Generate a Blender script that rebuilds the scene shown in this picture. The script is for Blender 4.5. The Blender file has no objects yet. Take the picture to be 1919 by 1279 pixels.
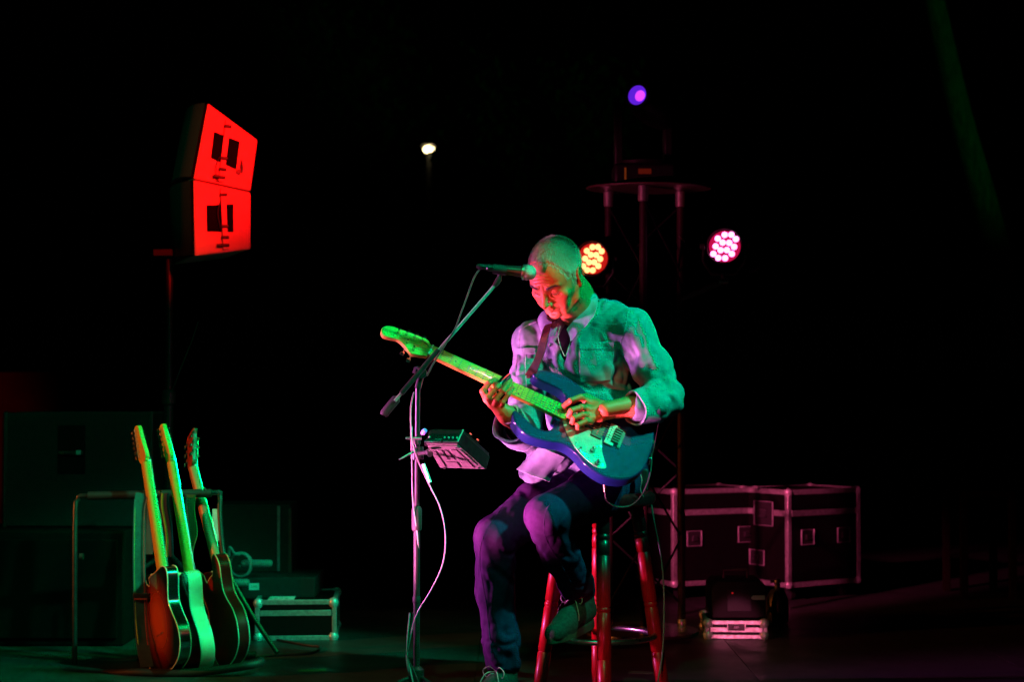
import bpy, bmesh, math, random
import numpy as np
from mathutils import Vector, Matrix
from mathutils.bvhtree import BVHTree
random.seed(7); rng = np.random.default_rng(7)
R = math.radians
sc = bpy.context.scene
col = sc.collection

# ------------------------------------------------------------------ camera
FPX = 3198.0; CAMZ = 1.02; PITCH = math.atan(100/FPX)
cd = bpy.data.cameras.new('camera'); cam = bpy.data.objects.new('camera', cd); col.objects.link(cam)
cam.location = (0, 0, CAMZ); cam.rotation_euler = (R(90)+PITCH, 0, 0)
cd.sensor_width = 36; cd.lens = 36*FPX/1919; cd.clip_start = .05; cd.clip_end = 600
cd.dof.use_dof = True; cd.dof.focus_distance = 5.5; cd.dof.aperture_fstop = 3.2
sc.camera = cam
# ------------------------------------------------------------------ night sky
w = bpy.data.worlds.new('World'); sc.world = w; w.use_nodes = True
nt = w.node_tree; bg = nt.nodes['Background']
sky = nt.nodes.new('ShaderNodeTexSky'); sky.sky_type = 'NISHITA'; sky.sun_disc = False
sky.sun_elevation = R(-4); sky.sun_rotation = R(200)
nt.links.new(sky.outputs[0], bg.inputs[0]); bg.inputs[1].default_value = .004
# ------------------------------------------------------------------ stage spotlights outside the frame, plus added fill lamps
def P0(px, py, Y):
    return ((px-959.5)/FPX*Y, Y, CAMZ+(739.5-py)/FPX*Y)
def spot(name, loc, to, color, power, size=30, blend=.3, radius=.06):
    l = bpy.data.lights.new(name, 'SPOT'); l.color = color; l.energy = power
    l.spot_size = R(size); l.spot_blend = blend; l.shadow_soft_size = radius
    o = bpy.data.objects.new(name, l); col.objects.link(o); o.location = loc
    d = Vector(to)-Vector(loc); o.rotation_euler = d.to_track_quat('-Z', 'Y').to_euler()
    return o
spot('green_key_spot', (2.75, 3.85, 3.95), (.06, 5.58, 1.20), (0.0, 1.0, .46), 1450, 21, .6, .06)
spot('magenta_side_spot', (-3.4, 5.70, .90), (.20, 5.75, .98), (1.0, .16, .72), 1500, 32, .5, .12)
spot('magenta_uplight', (-1.40, 4.72, .03), (.00, 5.5, .82), (1.0, .16, .48), 2100, 24, .8, .08)
spot('red_face_fill', (-1.0, 2.9, .7), (.14, 5.5, 1.38), (1.0, .08, .04), 230, 5.6, .9, .03)  # added narrow red fill for the face alone
spot('magenta_stool_fill', (-.25, 2.4, .45), (.44, 5.8, .22), (1.0, .04, .16), 85, 9, .8, .03)  # unseen fill added to redden the stool legs
spot('red_hand_fill', (-1.0, 2.9, .45), tuple(P0(1118, 772, 5.47)), (1.0, .09, .05), 200, 4.6, .7, .02)  # added red fill, aimed only at the picking hand
spot('red_arm_hand_fill', (-1.2, 2.9, .6), tuple(P0(932, 752, 5.47)), (1.0, .10, .08), 110, 3.6, .8, .02)  # same kind of added red fill for the fretting hand
spot('green_wash_spot', (-.6, 1.6, 4.8), (-1.75, 7.1, .48), (0.0, 1.0, .38), 230, 19, .9, .1)
spot('green_floor_fill', (-.3, 1.8, 4.6), (.0, 5.9, .0), (0.0, 1.0, .30), 300, 26, .9, .1)  # extra green lamp added to brighten the floor the key misses
spot('red_spot', (1.6, 1.5, 3.2), (-1.35, 7.0, 2.08), (1.0, .004, .003), 8500, 10.5, .95, .05)
spot('magenta_tower_fill', (-3.0, 4.0, .6), (.6, 7.25, 1.85), (1.0, .10, .28), 420, 10, .8, .05)  # added to light the tower caps and the underside of the plate
spot('magenta_case_fill', (-1.5, 4.6, 1.9), (1.2, 8.3, .3), (1.0, .10, .28), 1250, 14.5, .7, .05)  # added for the flight cases, which the side spot cannot reach
spot('magenta_small_case_fill', (.9, 2.5, .16), (.925, 7.05, .06), (1.0, .16, .34), 520, 3.2, .6, .02)  # tight fill added for the front of the low small case
spot('green_rack_spot', (1.6, 5.5, 3.3), (-1.2, 6.3, .55), (.0, 1.0, .2), 560, 19, .7, .06)
spot('red_rack_spot', (-5.5, 5.0, 1.5), (-1.15, 6.3, .60), (1.0, .18, .03), 520, 18, .5, .05)
spot('green_grille_fill', (-4.6, 7.4, 3.1), (-1.55, 7.1, 2.05), (.0, 1.0, .35), 25, 12, .7, .06)  # small lamp added so the speaker grille edge shows green
spot('green_tree_fill', (6.5, 5.0, 1.0), (3.55, 13.5, 3.6), (.0, 1.0, .12), 260, 18, .8, .06)  # lamp added to tint the leaning trunk green
sc.view_settings.view_transform = 'Standard'; sc.view_settings.look = 'None'
sc.view_settings.exposure = 0; sc.view_settings.gamma = 1; sc.view_settings.use_curve_mapping = False
sc.cycles.max_bounces = 6

# ------------------------------------------------------------------ helpers
def P(px, py, Y):
    "world point seen at photograph pixel (px, py) at distance Y into the scene"
    d = Vector(((px-959.5)/FPX, math.cos(PITCH)-math.sin(PITCH)*(639.5-py)/FPX, math.sin(PITCH)+math.cos(PITCH)*(639.5-py)/FPX))
    return Vector((0, 0, CAMZ)) + d*(Y/d.y)
def onplane(px, py, o, n):
    c = Vector((0, 0, CAMZ)); d = P(px, py, 1.0)-c
    return c + d*((Vector(o)-c).dot(n)/d.dot(n))
def frame(o, x, y):
    x = Vector(x).normalized(); z = x.cross(Vector(y)).normalized(); y = z.cross(x)
    M = Matrix((x, y, z)).transposed().to_4x4(); M.translation = Vector(o); return M
T = Matrix.Translation
def Rx(a): return Matrix.Rotation(R(a), 4, 'X')
def Ry(a): return Matrix.Rotation(R(a), 4, 'Y')
def Rz(a): return Matrix.Rotation(R(a), 4, 'Z')

def mat(name, c1, c2=None, scale=20, rough=.5, metal=0, bump=0, bscale=300, coat=0, spec=.5, emis=None, estr=0, detail=4, rvar=0, sheen=0, contrast=(.35, .65), stretch=None):
    m = bpy.data.materials.new(name); m.use_nodes = True; t = m.node_tree; b = t.nodes['Principled BSDF']
    b.inputs['Base Color'].default_value = (*c1, 1); b.inputs['Roughness'].default_value = rough
    b.inputs['Metallic'].default_value = metal; b.inputs['Coat Weight'].default_value = coat
    b.inputs['Coat Roughness'].default_value = .06
    b.inputs['Specular IOR Level'].default_value = spec; b.inputs['Sheen Weight'].default_value = sheen
    tc = t.nodes.new('ShaderNodeTexCoord'); src = tc.outputs['Object']
    if stretch:
        mp = t.nodes.new('ShaderNodeMapping'); mp.inputs['Scale'].default_value = stretch
        t.links.new(src, mp.inputs[0]); src = mp.outputs[0]
    n = t.nodes.new('ShaderNodeTexNoise'); n.inputs['Scale'].default_value = scale; n.inputs['Detail'].default_value = detail
    t.links.new(src, n.inputs['Vector'])
    if c2 is None: c2 = tuple(v*.78 for v in c1)
    r = t.nodes.new('ShaderNodeValToRGB'); r.color_ramp.elements[0].position, r.color_ramp.elements[1].position = contrast
    r.color_ramp.elements[0].color = (*c1, 1); r.color_ramp.elements[1].color = (*c2, 1)
    t.links.new(n.outputs[0], r.inputs[0]); t.links.new(r.outputs[0], b.inputs['Base Color'])
    if rvar:
        mr = t.nodes.new('ShaderNodeMapRange'); mr.inputs[3].default_value = max(0, rough-rvar); mr.inputs[4].default_value = rough+rvar
        t.links.new(n.outputs[0], mr.inputs[0]); t.links.new(mr.outputs[0], b.inputs['Roughness'])
    if bump:
        n2 = t.nodes.new('ShaderNodeTexNoise'); n2.inputs['Scale'].default_value = bscale; n2.inputs['Detail'].default_value = 3
        t.links.new(src, n2.inputs['Vector'])
        bp = t.nodes.new('ShaderNodeBump'); bp.inputs['Strength'].default_value = bump; bp.inputs['Distance'].default_value = .002
        t.links.new(n2.outputs[0], bp.inputs['Height']); t.links.new(bp.outputs[0], b.inputs['Normal'])
    if emis: b.inputs['Emission Color'].default_value = (*emis, 1); b.inputs['Emission Strength'].default_value = estr
    return m

def tag(o, label=None, cat=None, group=None, kind=None):
    for k, v in (('label', label), ('category', cat), ('group', group), ('kind', kind)):
        if v: o[k] = v
    return o
def thing(name, label, cat, M=None, group=None):
    o = bpy.data.objects.new(name, None); col.objects.link(o); o.empty_display_size = .1
    if M is not None: o.matrix_world = M if isinstance(M, Matrix) else T(Vector(M))
    return tag(o, label, cat, group)
def meshobj(name, verts, faces, m, parent=None, sharp=38, bevel=0, bseg=2):
    me = bpy.data.meshes.new(name)
    if isinstance(verts, np.ndarray) and isinstance(faces, np.ndarray):
        nv, nf, k = len(verts), len(faces), faces.shape[1]
        me.vertices.add(nv); me.vertices.foreach_set('co', verts.astype(np.float32).ravel())
        me.loops.add(nf*k); me.loops.foreach_set('vertex_index', faces.astype(np.int32).ravel())
        me.polygons.add(nf); me.polygons.foreach_set('loop_start', np.arange(0, nf*k, k, dtype=np.int32))
        me.update(calc_edges=True); me.validate()
    else:
        me.from_pydata([tuple(v) for v in verts], [], [list(f) for f in faces]); me.update()
    if m:
        for mm in (m if isinstance(m, (list, tuple)) else [m]): me.materials.append(mm)
    me.polygons.foreach_set('use_smooth', [True]*len(me.polygons))
    if sharp: me.set_sharp_from_angle(angle=R(sharp))
    o = bpy.data.objects.new(name, me); col.objects.link(o)
    if parent: o.parent = parent
    if bevel:
        b = o.modifiers.new('bevel', 'BEVEL'); b.width = bevel; b.segments = bseg; b.limit_method = 'ANGLE'; b.angle_limit = R(40)
    return o
class MB:
    def __init__(s, M=None): s.v = []; s.f = []; s.M = M or Matrix()
    def add(s, vs, fs, M=None):
        k = len(s.v); A = s.M @ M if M is not None else s.M
        s.v += [A @ Vector(v) for v in vs]; s.f += [[k+i for i in f] for f in fs]; return s
    def box(s, c, d, M=None):
        x, y, z = c; a, b, e = d[0]/2, d[1]/2, d[2]/2
        vs = [(x+i*a, y+j*b, z+k*e) for i in (-1, 1) for j in (-1, 1) for k in (-1, 1)]
        return s.add(vs, [(0, 1, 3, 2), (4, 6, 7, 5), (0, 4, 5, 1), (2, 3, 7, 6), (0, 2, 6, 4), (1, 5, 7, 3)], M)
    def tube(s, pts, r, seg=10, M=None, caps=True, closed=False):
        pts = [Vector(p) for p in pts]; n = len(pts); rs = r if isinstance(r, (list, tuple)) else [r]*n
        vs = []; fs = []; prev = None
        for i, p in enumerate(pts):
            a = pts[(i-1) % n] if (closed or i) else pts[0]; b = pts[(i+1) % n] if (closed or i < n-1) else pts[-1]
            t = (b-a).normalized()
            if prev is None: u = t.orthogonal().normalized()
            else:
                u = prev - t*prev.dot(t); u = u.normalized() if u.length > 1e-6 else t.orthogonal().normalized()
            prev = u; v = t.cross(u)
            for k in range(seg):
                an = 2*math.pi*k/seg; vs.append(p+(u*math.cos(an)+v*math.sin(an))*rs[i])
        m = n if closed else n-1
        for i in range(m):
            for k in range(seg):
                a = i*seg+k; b = i*seg+(k+1) % seg; c = ((i+1) % n)*seg+(k+1) % seg; d = ((i+1) % n)*seg+k
                fs.append((a, b, c, d))
        if caps and not closed: fs += [tuple(range(seg))[::-1], tuple((n-1)*seg+k for k in range(seg))]
        return s.add(vs, fs, M)
    def lathe(s, prof, M=None, seg=24):
        vs = []; fs = []; n = len(prof)
        for r, z in prof:
            for k in range(seg):
                an = 2*math.pi*k/seg; vs.append((r*math.cos(an), r*math.sin(an), z))
        for i in range(n-1):
            for k in range(seg): fs.append((i*seg+k, i*seg+(k+1) % seg, (i+1)*seg+(k+1) % seg, (i+1)*seg+k))
        fs += [tuple(range(seg))[::-1], tuple((n-1)*seg+k for k in range(seg))]
        return s.add(vs, fs, M)
    def prism(s, out, z0, z1, M=None):
        n = len(out); vs = [(x, y, z0) for x, y in out]+[(x, y, z1) for x, y in out]
        fs = [tuple(range(n))[::-1], tuple(range(n, 2*n))]+[(i, (i+1) % n, n+(i+1) % n, n+i) for i in range(n)]
        return s.add(vs, fs, M)
    def hull(s, polyA, polyB, M=None):
        n = len(polyA); return s.add(list(polyA)+list(polyB), [tuple(range(n))[::-1], tuple(range(n, 2*n))]+[(i, (i+1) % n, n+(i+1) % n, n+i) for i in range(n)], M)
    def build(s, name, m, parent=None, bevel=0, sharp=38, bseg=2): return meshobj(name, s.v, s.f, m, parent, sharp, bevel, bseg)
def smooth_closed(pts, sub=6):
    n = len(pts); out = []
    for i in range(n):
        p0, p1, p2, p3 = [Vector(pts[(i+k-1) % n]) for k in range(4)]
        for j in range(sub):
            t = j/sub
            q = .5*((2*p1)+(p2-p0)*t+(2*p0-5*p1+4*p2-p3)*t*t+(3*p1-p0-3*p2+p3)*t**3); out.append(tuple(q))
    return out
def spline(pts, sub=8):
    pts = [Vector(p) for p in pts]; n = len(pts); out = []
    for i in range(n-1):
        p0 = pts[max(0, i-1)]; p1 = pts[i]; p2 = pts[i+1]; p3 = pts[min(n-1, i+2)]
        for j in range(sub):
            t = j/sub; out.append(.5*((2*p1)+(p2-p0)*t+(2*p0-5*p1+4*p2-p3)*t*t+(3*p1-p0-3*p2+p3)*t**3))
    return out+[pts[-1]]

# ---- signed distance fields -> mesh
def smin(a, b, k):
    h = np.clip(.5+.5*(b-a)/k, 0, 1); return b*(1-h)+a*h-k*h*(1-h)
class Field:
    def __init__(s, lo, hi, h):
        s.lo = np.array(lo, float); s.h = h; s.n = (np.ceil((np.array(hi)-s.lo)/h)+1).astype(int)
        s.V = np.full(s.n, .06, np.float32)
    def win(s, lo, hi):
        a = np.clip(np.floor((np.array(lo)-s.lo)/s.h).astype(int), 0, s.n-1); b = np.clip(np.ceil((np.array(hi)-s.lo)/s.h).astype(int)+1, 1, s.n)
        sl = tuple(slice(int(i), int(j)) for i, j in zip(a, b))
        g = [((s.lo[i]+np.arange(a[i], b[i])*s.h).astype(np.float32)) for i in range(3)]
        return sl, g[0][:, None, None], g[1][None, :, None], g[2][None, None, :]
    def comb(s, sl, d, k, op):
        v = s.V[sl]
        if op == 'u': s.V[sl] = smin(v, d, k) if k > 0 else np.minimum(v, d)
        elif op == 's': s.V[sl] = -smin(-v, d, k)
        elif op == 'i': s.V[sl] = -smin(-v, -d, k)
    def cone(s, a, b, ra, rb=None, k=.01, op='u', flat=None):
        rb = ra if rb is None else rb; a = np.array(a, float); b = np.array(b, float); m = max(ra, rb)+k+.022
        sl, x, y, z = s.win(np.minimum(a, b)-m, np.maximum(a, b)+m)
        d = b-a; L = max(float(d@d), 1e-9)
        px, py, pz = x-a[0], y-a[1], z-a[2]
        t = np.clip((px*d[0]+py*d[1]+pz*d[2])/L, 0, 1)
        qx, qy, qz = px-t*d[0], py-t*d[1], pz-t*d[2]
        if flat is not None:        # flat = (unit axis, factor): the section is squeezed along that axis
            ax, fac = np.array(flat[0], float), flat[1]; ax = ax/np.linalg.norm(ax)
            w_ = (qx*ax[0]+qy*ax[1]+qz*ax[2])*(1/fac-1); qx, qy, qz = qx+w_*ax[0], qy+w_*ax[1], qz+w_*ax[2]
            dd = np.sqrt(qx*qx+qy*qy+qz*qz)-(ra+(rb-ra)*t); dd = np.where(dd > 0, dd*fac, dd)
        else: dd = np.sqrt(qx*qx+qy*qy+qz*qz)-(ra+(rb-ra)*t)
        s.comb(sl, dd, k, op); return s
    def ell(s, c, r, A=None, k=.01, op='u'):
        c = np.array(c, float); r = np.array(r, float); m = r.max()+k+.022 if A is not None else r+k+.022
        sl, x, y, z = s.win(c-m, c+m)
        x, y, z = x-c[0], y-c[1], z-c[2]
        if A is not None:
            A = np.array(A, float); A = A/np.linalg.norm(A, axis=1)[:, None]
            x, y, z = [x*A[i, 0]+y*A[i, 1]+z*A[i, 2] for i in range(3)]
        k0 = np.sqrt((x/r[0])**2+(y/r[1])**2+(z/r[2])**2); k1 = np.sqrt((x/r[0]**2)**2+(y/r[1]**2)**2+(z/r[2]**2)**2)
        s.comb(sl, k0*(k0-1)/np.maximum(k1, 1e-6), k, op); return s
    def chain(s, pts, rs, k=.006, op='u', flat=None):
        for i in range(len(pts)-1): s.cone(pts[i], pts[i+1], rs[i], rs[i+1], k, op, flat)
        return s
    def half(s, o, n, k=.002):      # keep only the side the normal points away from
        sl, x, y, z = s.win(s.lo, s.lo+s.n*s.h); d = (x-o[0])*n[0]+(y-o[1])*n[1]+(z-o[2])*n[2]
        s.comb(sl, d, k, 'i'); return s
    def mesh(s, it=3):
        V = s.V; ins = V < 0; n = np.array(V.shape)-1
        c = np.zeros(n, np.uint8)
        for i in (0, 1):
            for j in (0, 1):
                for k in (0, 1): c += ins[i:i+n[0], j:j+n[1], k:k+n[2]]
        act = (c > 0) & (c < 8); idx = np.full(n, -1, np.int32); ii = np.argwhere(act); idx[act] = np.arange(len(ii))
        cor = [(i, j, k) for i in (0, 1) for j in (0, 1) for k in (0, 1)]
        vals = np.stack([V[ii[:, 0]+a, ii[:, 1]+b, ii[:, 2]+e] for a, b, e in cor], 1)
        acc = np.zeros((len(ii), 3)); cnt = np.zeros(len(ii))
        for p in range(8):
            for q in range(p+1, 8):
                dif = np.array(cor[q])-np.array(cor[p])
                if np.abs(dif).sum() != 1: continue
                a, b = vals[:, p], vals[:, q]; m = (a < 0) != (b < 0)
                t = np.where(m, a/np.where(m, a-b, 1), 0)
                acc += m[:, None]*(np.array(cor[p])+t[:, None]*dif); cnt += m
        verts = s.lo+(ii+acc/cnt[:, None])*s.h
        F = []
        for ax in range(3):
            o1, o2 = [(1, 2), (2, 0), (0, 1)][ax]
            s0 = [slice(None)]*3; s1 = [slice(None)]*3; s0[ax] = slice(0, -1); s1[ax] = slice(1, None)
            a = ins[tuple(s0)]; b = ins[tuple(s1)]; e = np.argwhere(a != b)
            e = e[(e[:, o1] > 0) & (e[:, o2] > 0) & (e[:, o1] < n[o1]) & (e[:, o2] < n[o2])]
            if not len(e): continue
            fl = a[e[:, 0], e[:, 1], e[:, 2]]
            def g(d1, d2):
                q = e.copy(); q[:, o1] -= d1; q[:, o2] -= d2; return idx[q[:, 0], q[:, 1], q[:, 2]]
            Q = np.stack([g(1, 1), g(0, 1), g(0, 0), g(1, 0)], 1); Q[~fl] = Q[~fl][:, ::-1]; F.append(Q)
        F = np.concatenate(F); F = F[(F >= 0).all(1)]
        for _ in range(it):          # relax the lattice steps
            acc = np.zeros_like(verts); cnt = np.zeros(len(verts))
            for k in range(4):
                a, b = F[:, k], F[:, (k+1) % 4]
                for ax in range(3): acc[:, ax] += np.bincount(a, verts[b, ax], len(verts))+np.bincount(b, verts[a, ax], len(verts))
                cnt += np.bincount(a, minlength=len(verts))+np.bincount(b, minlength=len(verts))
            verts = verts+.5*(acc/np.maximum(cnt, 1)[:, None]-verts)
        return verts, F
def relax(v, f, it):
    for _ in range(it):
        acc = np.zeros_like(v); cnt = np.zeros(len(v))
        for k in range(4):
            a, b = f[:, k], f[:, (k+1) % 4]
            for ax in range(3): acc[:, ax] += np.bincount(a, v[b, ax], len(v))+np.bincount(b, v[a, ax], len(v))
            cnt += np.bincount(a, minlength=len(v))+np.bincount(b, minlength=len(v))
        v = v+.5*(acc/np.maximum(cnt, 1)[:, None]-v)
    return v
def vnormals(v, f):
    n = np.cross(v[f[:, 2]]-v[f[:, 0]], v[f[:, 3]]-v[f[:, 1]]); out = np.zeros_like(v)
    for k in range(4): np.add.at(out, f[:, k], n)
    return out/np.maximum(np.linalg.norm(out, axis=1), 1e-12)[:, None]
_perm = rng.permutation(256); _perm = np.concatenate([_perm, _perm]); _grad = rng.normal(size=(256, 3)); _grad /= np.linalg.norm(_grad, axis=1)[:, None]
def perlin(q):
    i = np.floor(q).astype(int); f = q-i; u = f*f*f*(f*(f*6-15)+10); i &= 255; out = 0
    for a in (0, 1):
        for b in (0, 1):
            for c in (0, 1):
                h = _perm[(_perm[(_perm[(i[:, 0]+a) & 255]+i[:, 1]+b) & 255]+i[:, 2]+c) & 255]; g = _grad[h]
                d = (g*(f-np.array([a, b, c]))).sum(1)
                out = out+d*np.where(a, u[:, 0], 1-u[:, 0])*np.where(b, u[:, 1], 1-u[:, 1])*np.where(c, u[:, 2], 1-u[:, 2])
    return out*1.5
def folds(p, along, wl, stretch=4., seed=0., warp=.35, fold=None):
    "cloth folds that run along a direction: rounded ridges, sharp valleys; wl = width of a fold"
    a = np.array(along, float); a /= np.linalg.norm(a)
    t = p@a; q = (p-np.outer(t, a)*(1-1/stretch))/wl+seed
    q = q+warp*np.stack([perlin(p/wl*.6+7.1+i*11) for i in range(3)], 1)
    return np.minimum(np.abs(perlin(q))*2.6, 1)-.45
def near(p, c, r0, r1):
    d = np.linalg.norm(p-np.array(c), axis=1); return np.clip((r1-d)/(r1-r0), 0, 1)**1.0
def bake_local(v, loc): return v-np.array(loc)
# ================================================================== stage, backdrop, trees, street lamp
floor_m = mat('stage_floor', (.030, .032, .031), (.014, .016, .015), 5, .45, bump=.5, bscale=240, rvar=.18, detail=8)
gw_ = floor_m.node_tree
floor = MB().add([(-40, -6, 0), (40, -6, 0), (40, 120, 0), (-40, 120, 0)], [(0, 1, 2, 3)]).build('ground', mat('dark_ground', (.03, .032, .025), (.015, .02, .015), 2, .9, bump=.5, bscale=20)); tag(floor, kind='structure')
stg = tag(thing('stage', None, None, (0, 0, 0)), kind='structure')
pw, pl = 1.0, 2.0; panel_me = None
for i in range(-4, 5):
    for j in range(1, 6):
        o = MB().box((0, 0, -.012), (pw-.002, pl-.002, .040)).build('panel', floor_m, stg, bevel=.0008) if panel_me is None else bpy.data.objects.new('panel', panel_me)
        if panel_me is None: panel_me = o.data
        else:
            col.objects.link(o); o.parent = stg; b = o.modifiers.new('bevel', 'BEVEL'); b.width = .0008; b.limit_method = 'ANGLE'
        o.location = (i*pw+.37, j*pl+.35, .004)
# the deck of the stage stands 12 mm above the ground sheet
tape = mat('floor_tape', (.55, .55, .52), None, 60, .6)
for k, (px, py, Y, rz, w_) in enumerate(((585, 1262, 6.25, 5, .10), (1205, 1268, 6.20, -14, .10))):
    c = P(px, py, Y); o = MB(T((c.x, c.y, .0135))@Rz(rz)).box((0, 0, 0), (w_, .05, .001)).build('floor_tape', mat('green_tape', (.05, .22, .07), None, 60, .7)); tag(o, ['scrap of tape on the stage floor left of the microphone stand', 'strip of tape on the stage floor beside the right stool leg'][k], 'tape')
MB().box((-2.0, 14, .6), (9, .3, 1.2)).build('low_wall', mat('low_wall_plaster', (.010, .008, .007), None, 6, .95, spec=.05, bump=.5, bscale=40))
tag(bpy.data.objects['low_wall'], 'dim low plaster wall in the dark behind the stage', 'wall')

bark = mat('bark', (.09, .075, .05), (.04, .03, .02), 8, .95, bump=1, bscale=30, stretch=(4, 4, 1))
leafm = mat('leaf', (.05, .09, .03), (.03, .06, .02), 4, .7)
def tree(label, x, y, h, lean, rad, crown_r, nleaf, seed):
    rg = np.random.default_rng(seed); t = thing('tree', label, 'tree', (x, y, 0), 'trees behind the stage')
    pts = [Vector((lean*(k/6)**1.3+rg.normal()*.12, rg.normal()*.12, h*k/6)) for k in range(7)]; pts[0] = Vector((0, 0, -.1))
    MB().tube(spline(pts, 4), [rad*(1-.6*i/24) for i in range(25)], 12).build('trunk', bark, t)
    mb_ = MB(); tips = []
    for k in range(9):
        b = pts[3+k % 4]; a = rg.uniform(0, 6.28); L = rg.uniform(.5, 1)*crown_r; e = b+Vector((math.cos(a)*L, math.sin(a)*L, L*.6)); m = b.lerp(e, .5)+Vector((0, 0, .2*L)); tips += [m, e]
        mb_.tube(spline([b, m, e], 4), [rad*.3*(1-.09*i) for i in range(9)], 7)
    mb_.build('limb', bark, t); tips.append(pts[-1])
    V = []; F = []
    for i in range(nleaf):
        c = tips[rg.integers(len(tips))]+Vector(rg.normal(size=3))*crown_r*.27; a = Vector(rg.normal(size=3)).normalized()*rg.uniform(.05, .12); b = a.orthogonal().normalized()*a.length*.5; k = len(V)
        V += [c-a, c+b, c+a, c-b]; F.append((k, k+1, k+2, k+3))
    meshobj('crown', V, F, leafm, t, sharp=0)['kind'] = 'stuff'
tb_ = P(1925, 739, 13.5); tb_.z = 0; t = thing('tree', 'tall bare trunk leaning left in the dark, faintly green, behind the right of the stage', 'tree', tb_, 'trees behind the stage')
tp_ = [Vector((tb_.x+.12, tb_.y, -.1)), Vector(tb_)+Vector((.03, 0, 1.0)), P(1858, 430, 13.5), P(1800, 220, 13.5), P(1752, 10, 13.5), P(1722, -140, 13.6), P(1700, -330, 13.7)]
tp_ = [p-tb_ for p in tp_]; MB().tube(spline(tp_, 5), [.13-.0022*i for i in range(31)], 14).build('trunk', bark, t)
rg = np.random.default_rng(4); lm = MB(); V = []; F = []; tips = []
for k in range(8):
    b = tp_[5].lerp(tp_[6], k/8); e = b+Vector((rg.normal()*.9, rg.normal()*.9, .5+rg.random()*.7)); tips += [b.lerp(e, .6), e]; lm.tube(spline([b, b.lerp(e, .5)+Vector((0, 0, .15)), e], 4), [.045-.004*i for i in range(9)], 7)
lm.build('limb', bark, t)
for i in range(2200):
    c = tips[rg.integers(len(tips))]+Vector(rg.normal(size=3))*.38; a = Vector(rg.normal(size=3)).normalized()*rg.uniform(.05, .11); b = a.orthogonal().normalized()*a.length*.5; k = len(V); V += [c-a, c+b, c+a, c-b]; F.append((k, k+1, k+2, k+3))
meshobj('crown', V, F, leafm, t, sharp=0)['kind'] = 'stuff'
c = P(1040, 739, 24); tree('dark leafy tree in the distance right of the street lamp', c.x, 24, 4.6, .2, .15, 1.3, 3500, 5)
c = P(600, 739, 26); tree('dark leafy tree far behind the red speakers', c.x, 26, 6.2, -.3, .18, 2.2, 3500, 6)
# street lamp far behind
c = P(803, 280, 45)
sl = thing('street_lamp', 'lit warm street lamp far away in the dark above the microphone', 'street lamp', (c.x, 45, 0))
MB().tube([(0, .3, -.1), (0, .3, c.z-.3), (0, .2, c.z+.05), (0, 0, c.z+.12)], [.09, .06, .05, .04], 10).build('pole', black_m_ if False else mat('lamp_post_paint', (.02, .02, .02), None, 10, .6), sl)
warm = mat('lamp_glow', (.9, .8, .5), None, 10, .5, emis=(1, .78, .36), estr=16)
for dx, r_ in ((-.045, .075), (.04, .095)):
    MB(T((dx, 0, c.z))).lathe([(.01, -r_), (r_*.8, -r_*.6), (r_, 0), (r_*.8, r_*.6), (.01, r_)], seg=16).build('bulb', warm, sl)
MB(T((0, 0, c.z+.11))).lathe([(.02, .05), (.2, .0), (.2, -.02), (.02, -.01)], seg=18).build('shade', mat('shade_paint', (.05, .05, .05), None, 10, .6), sl)

# ================================================================== lighting tower
alu = mat('aluminium', (.42, .42, .43), (.30, .30, .31), 60, .30, metal=.9, rvar=.1)
satin = mat('satin_black_plastic', (.005, .004, .006), (.008, .006, .008), 50, .45, spec=.2)
alu_dark = mat('dark_anodised', (.030, .012, .015), (.018, .008, .010), 60, .5, metal=.2, spec=.2)
black_m = mat('black_metal', (.014, .014, .015), (.022, .022, .022), 50, .34, rvar=.1)
rubber = mat('black_rubber', (.016, .016, .016), None, 50, .6)
chrome = mat('chrome', (.75, .75, .75), (.6, .6, .6), 40, .13, metal=1)
steel = mat('worn_steel', (.55, .55, .55), (.35, .35, .35), 60, .3, metal=1, rvar=.1)
cap_m = mat('bright_cap', (.52, .50, .50), None, 60, .3, metal=.8)
tw0 = Vector((P(1208, 700, 7.25).x, 7.25, 0))
tw = thing('lighting_tower', 'slim dark triangular lighting tower with round posts behind the man', 'lighting tower', tw0)
TZ = 1.895; posts = []
for px, Y in ((1141, 7.34), (1206, 7.12), (1276, 7.34)):
    x = P(px, 700, Y).x-tw0.x; y = Y-7.25; posts.append((x, y))
    MB().tube([(x, y, .03), (x, y, TZ-.065)], .0165, 18).build('post', alu_dark, tw)
    MB(T((x, y, 0))).lathe([(.019, TZ-.066), (.0215, TZ-.064), (.0215, TZ-.002), (.019, TZ)], seg=22).build('post_cap', cap_m, tw)
    MB(T((x, y, 0))).lathe([(.0175, .018), (.019, .02), (.019, .055), (.0175, .057)], seg=18).build('post_foot', alu, tw)
for a in range(3):
    (x0, y0), (x1, y1) = posts[a], posts[(a+1) % 3]
    for k in range(6):
        z0, z1 = .12+k*.285, .12+(k+1)*.285
        if k % 2: z0, z1 = z1, z0
        MB().tube([(x0, y0, z0), (x1, y1, z1)], .005, 8).build('brace', satin, tw)
hexo = [(.262*math.cos(t)*1.02, .19*math.sin(t)-.02) for t in np.linspace(0, 2*math.pi, 37)[:-1]]
MB(T((.02, .03, TZ+.001))).prism(hexo, 0, .008).build('top_plate', mat('red_oxide_plate', (.09, .05, .05), None, 40, .45, metal=.3), tw, bevel=.002)
MB(T((-.02, .03, .006))).prism([(x*.92, y*1.3) for x, y in hexo], .006, .018).build('base_plate', alu, tw, bevel=.002)
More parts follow.
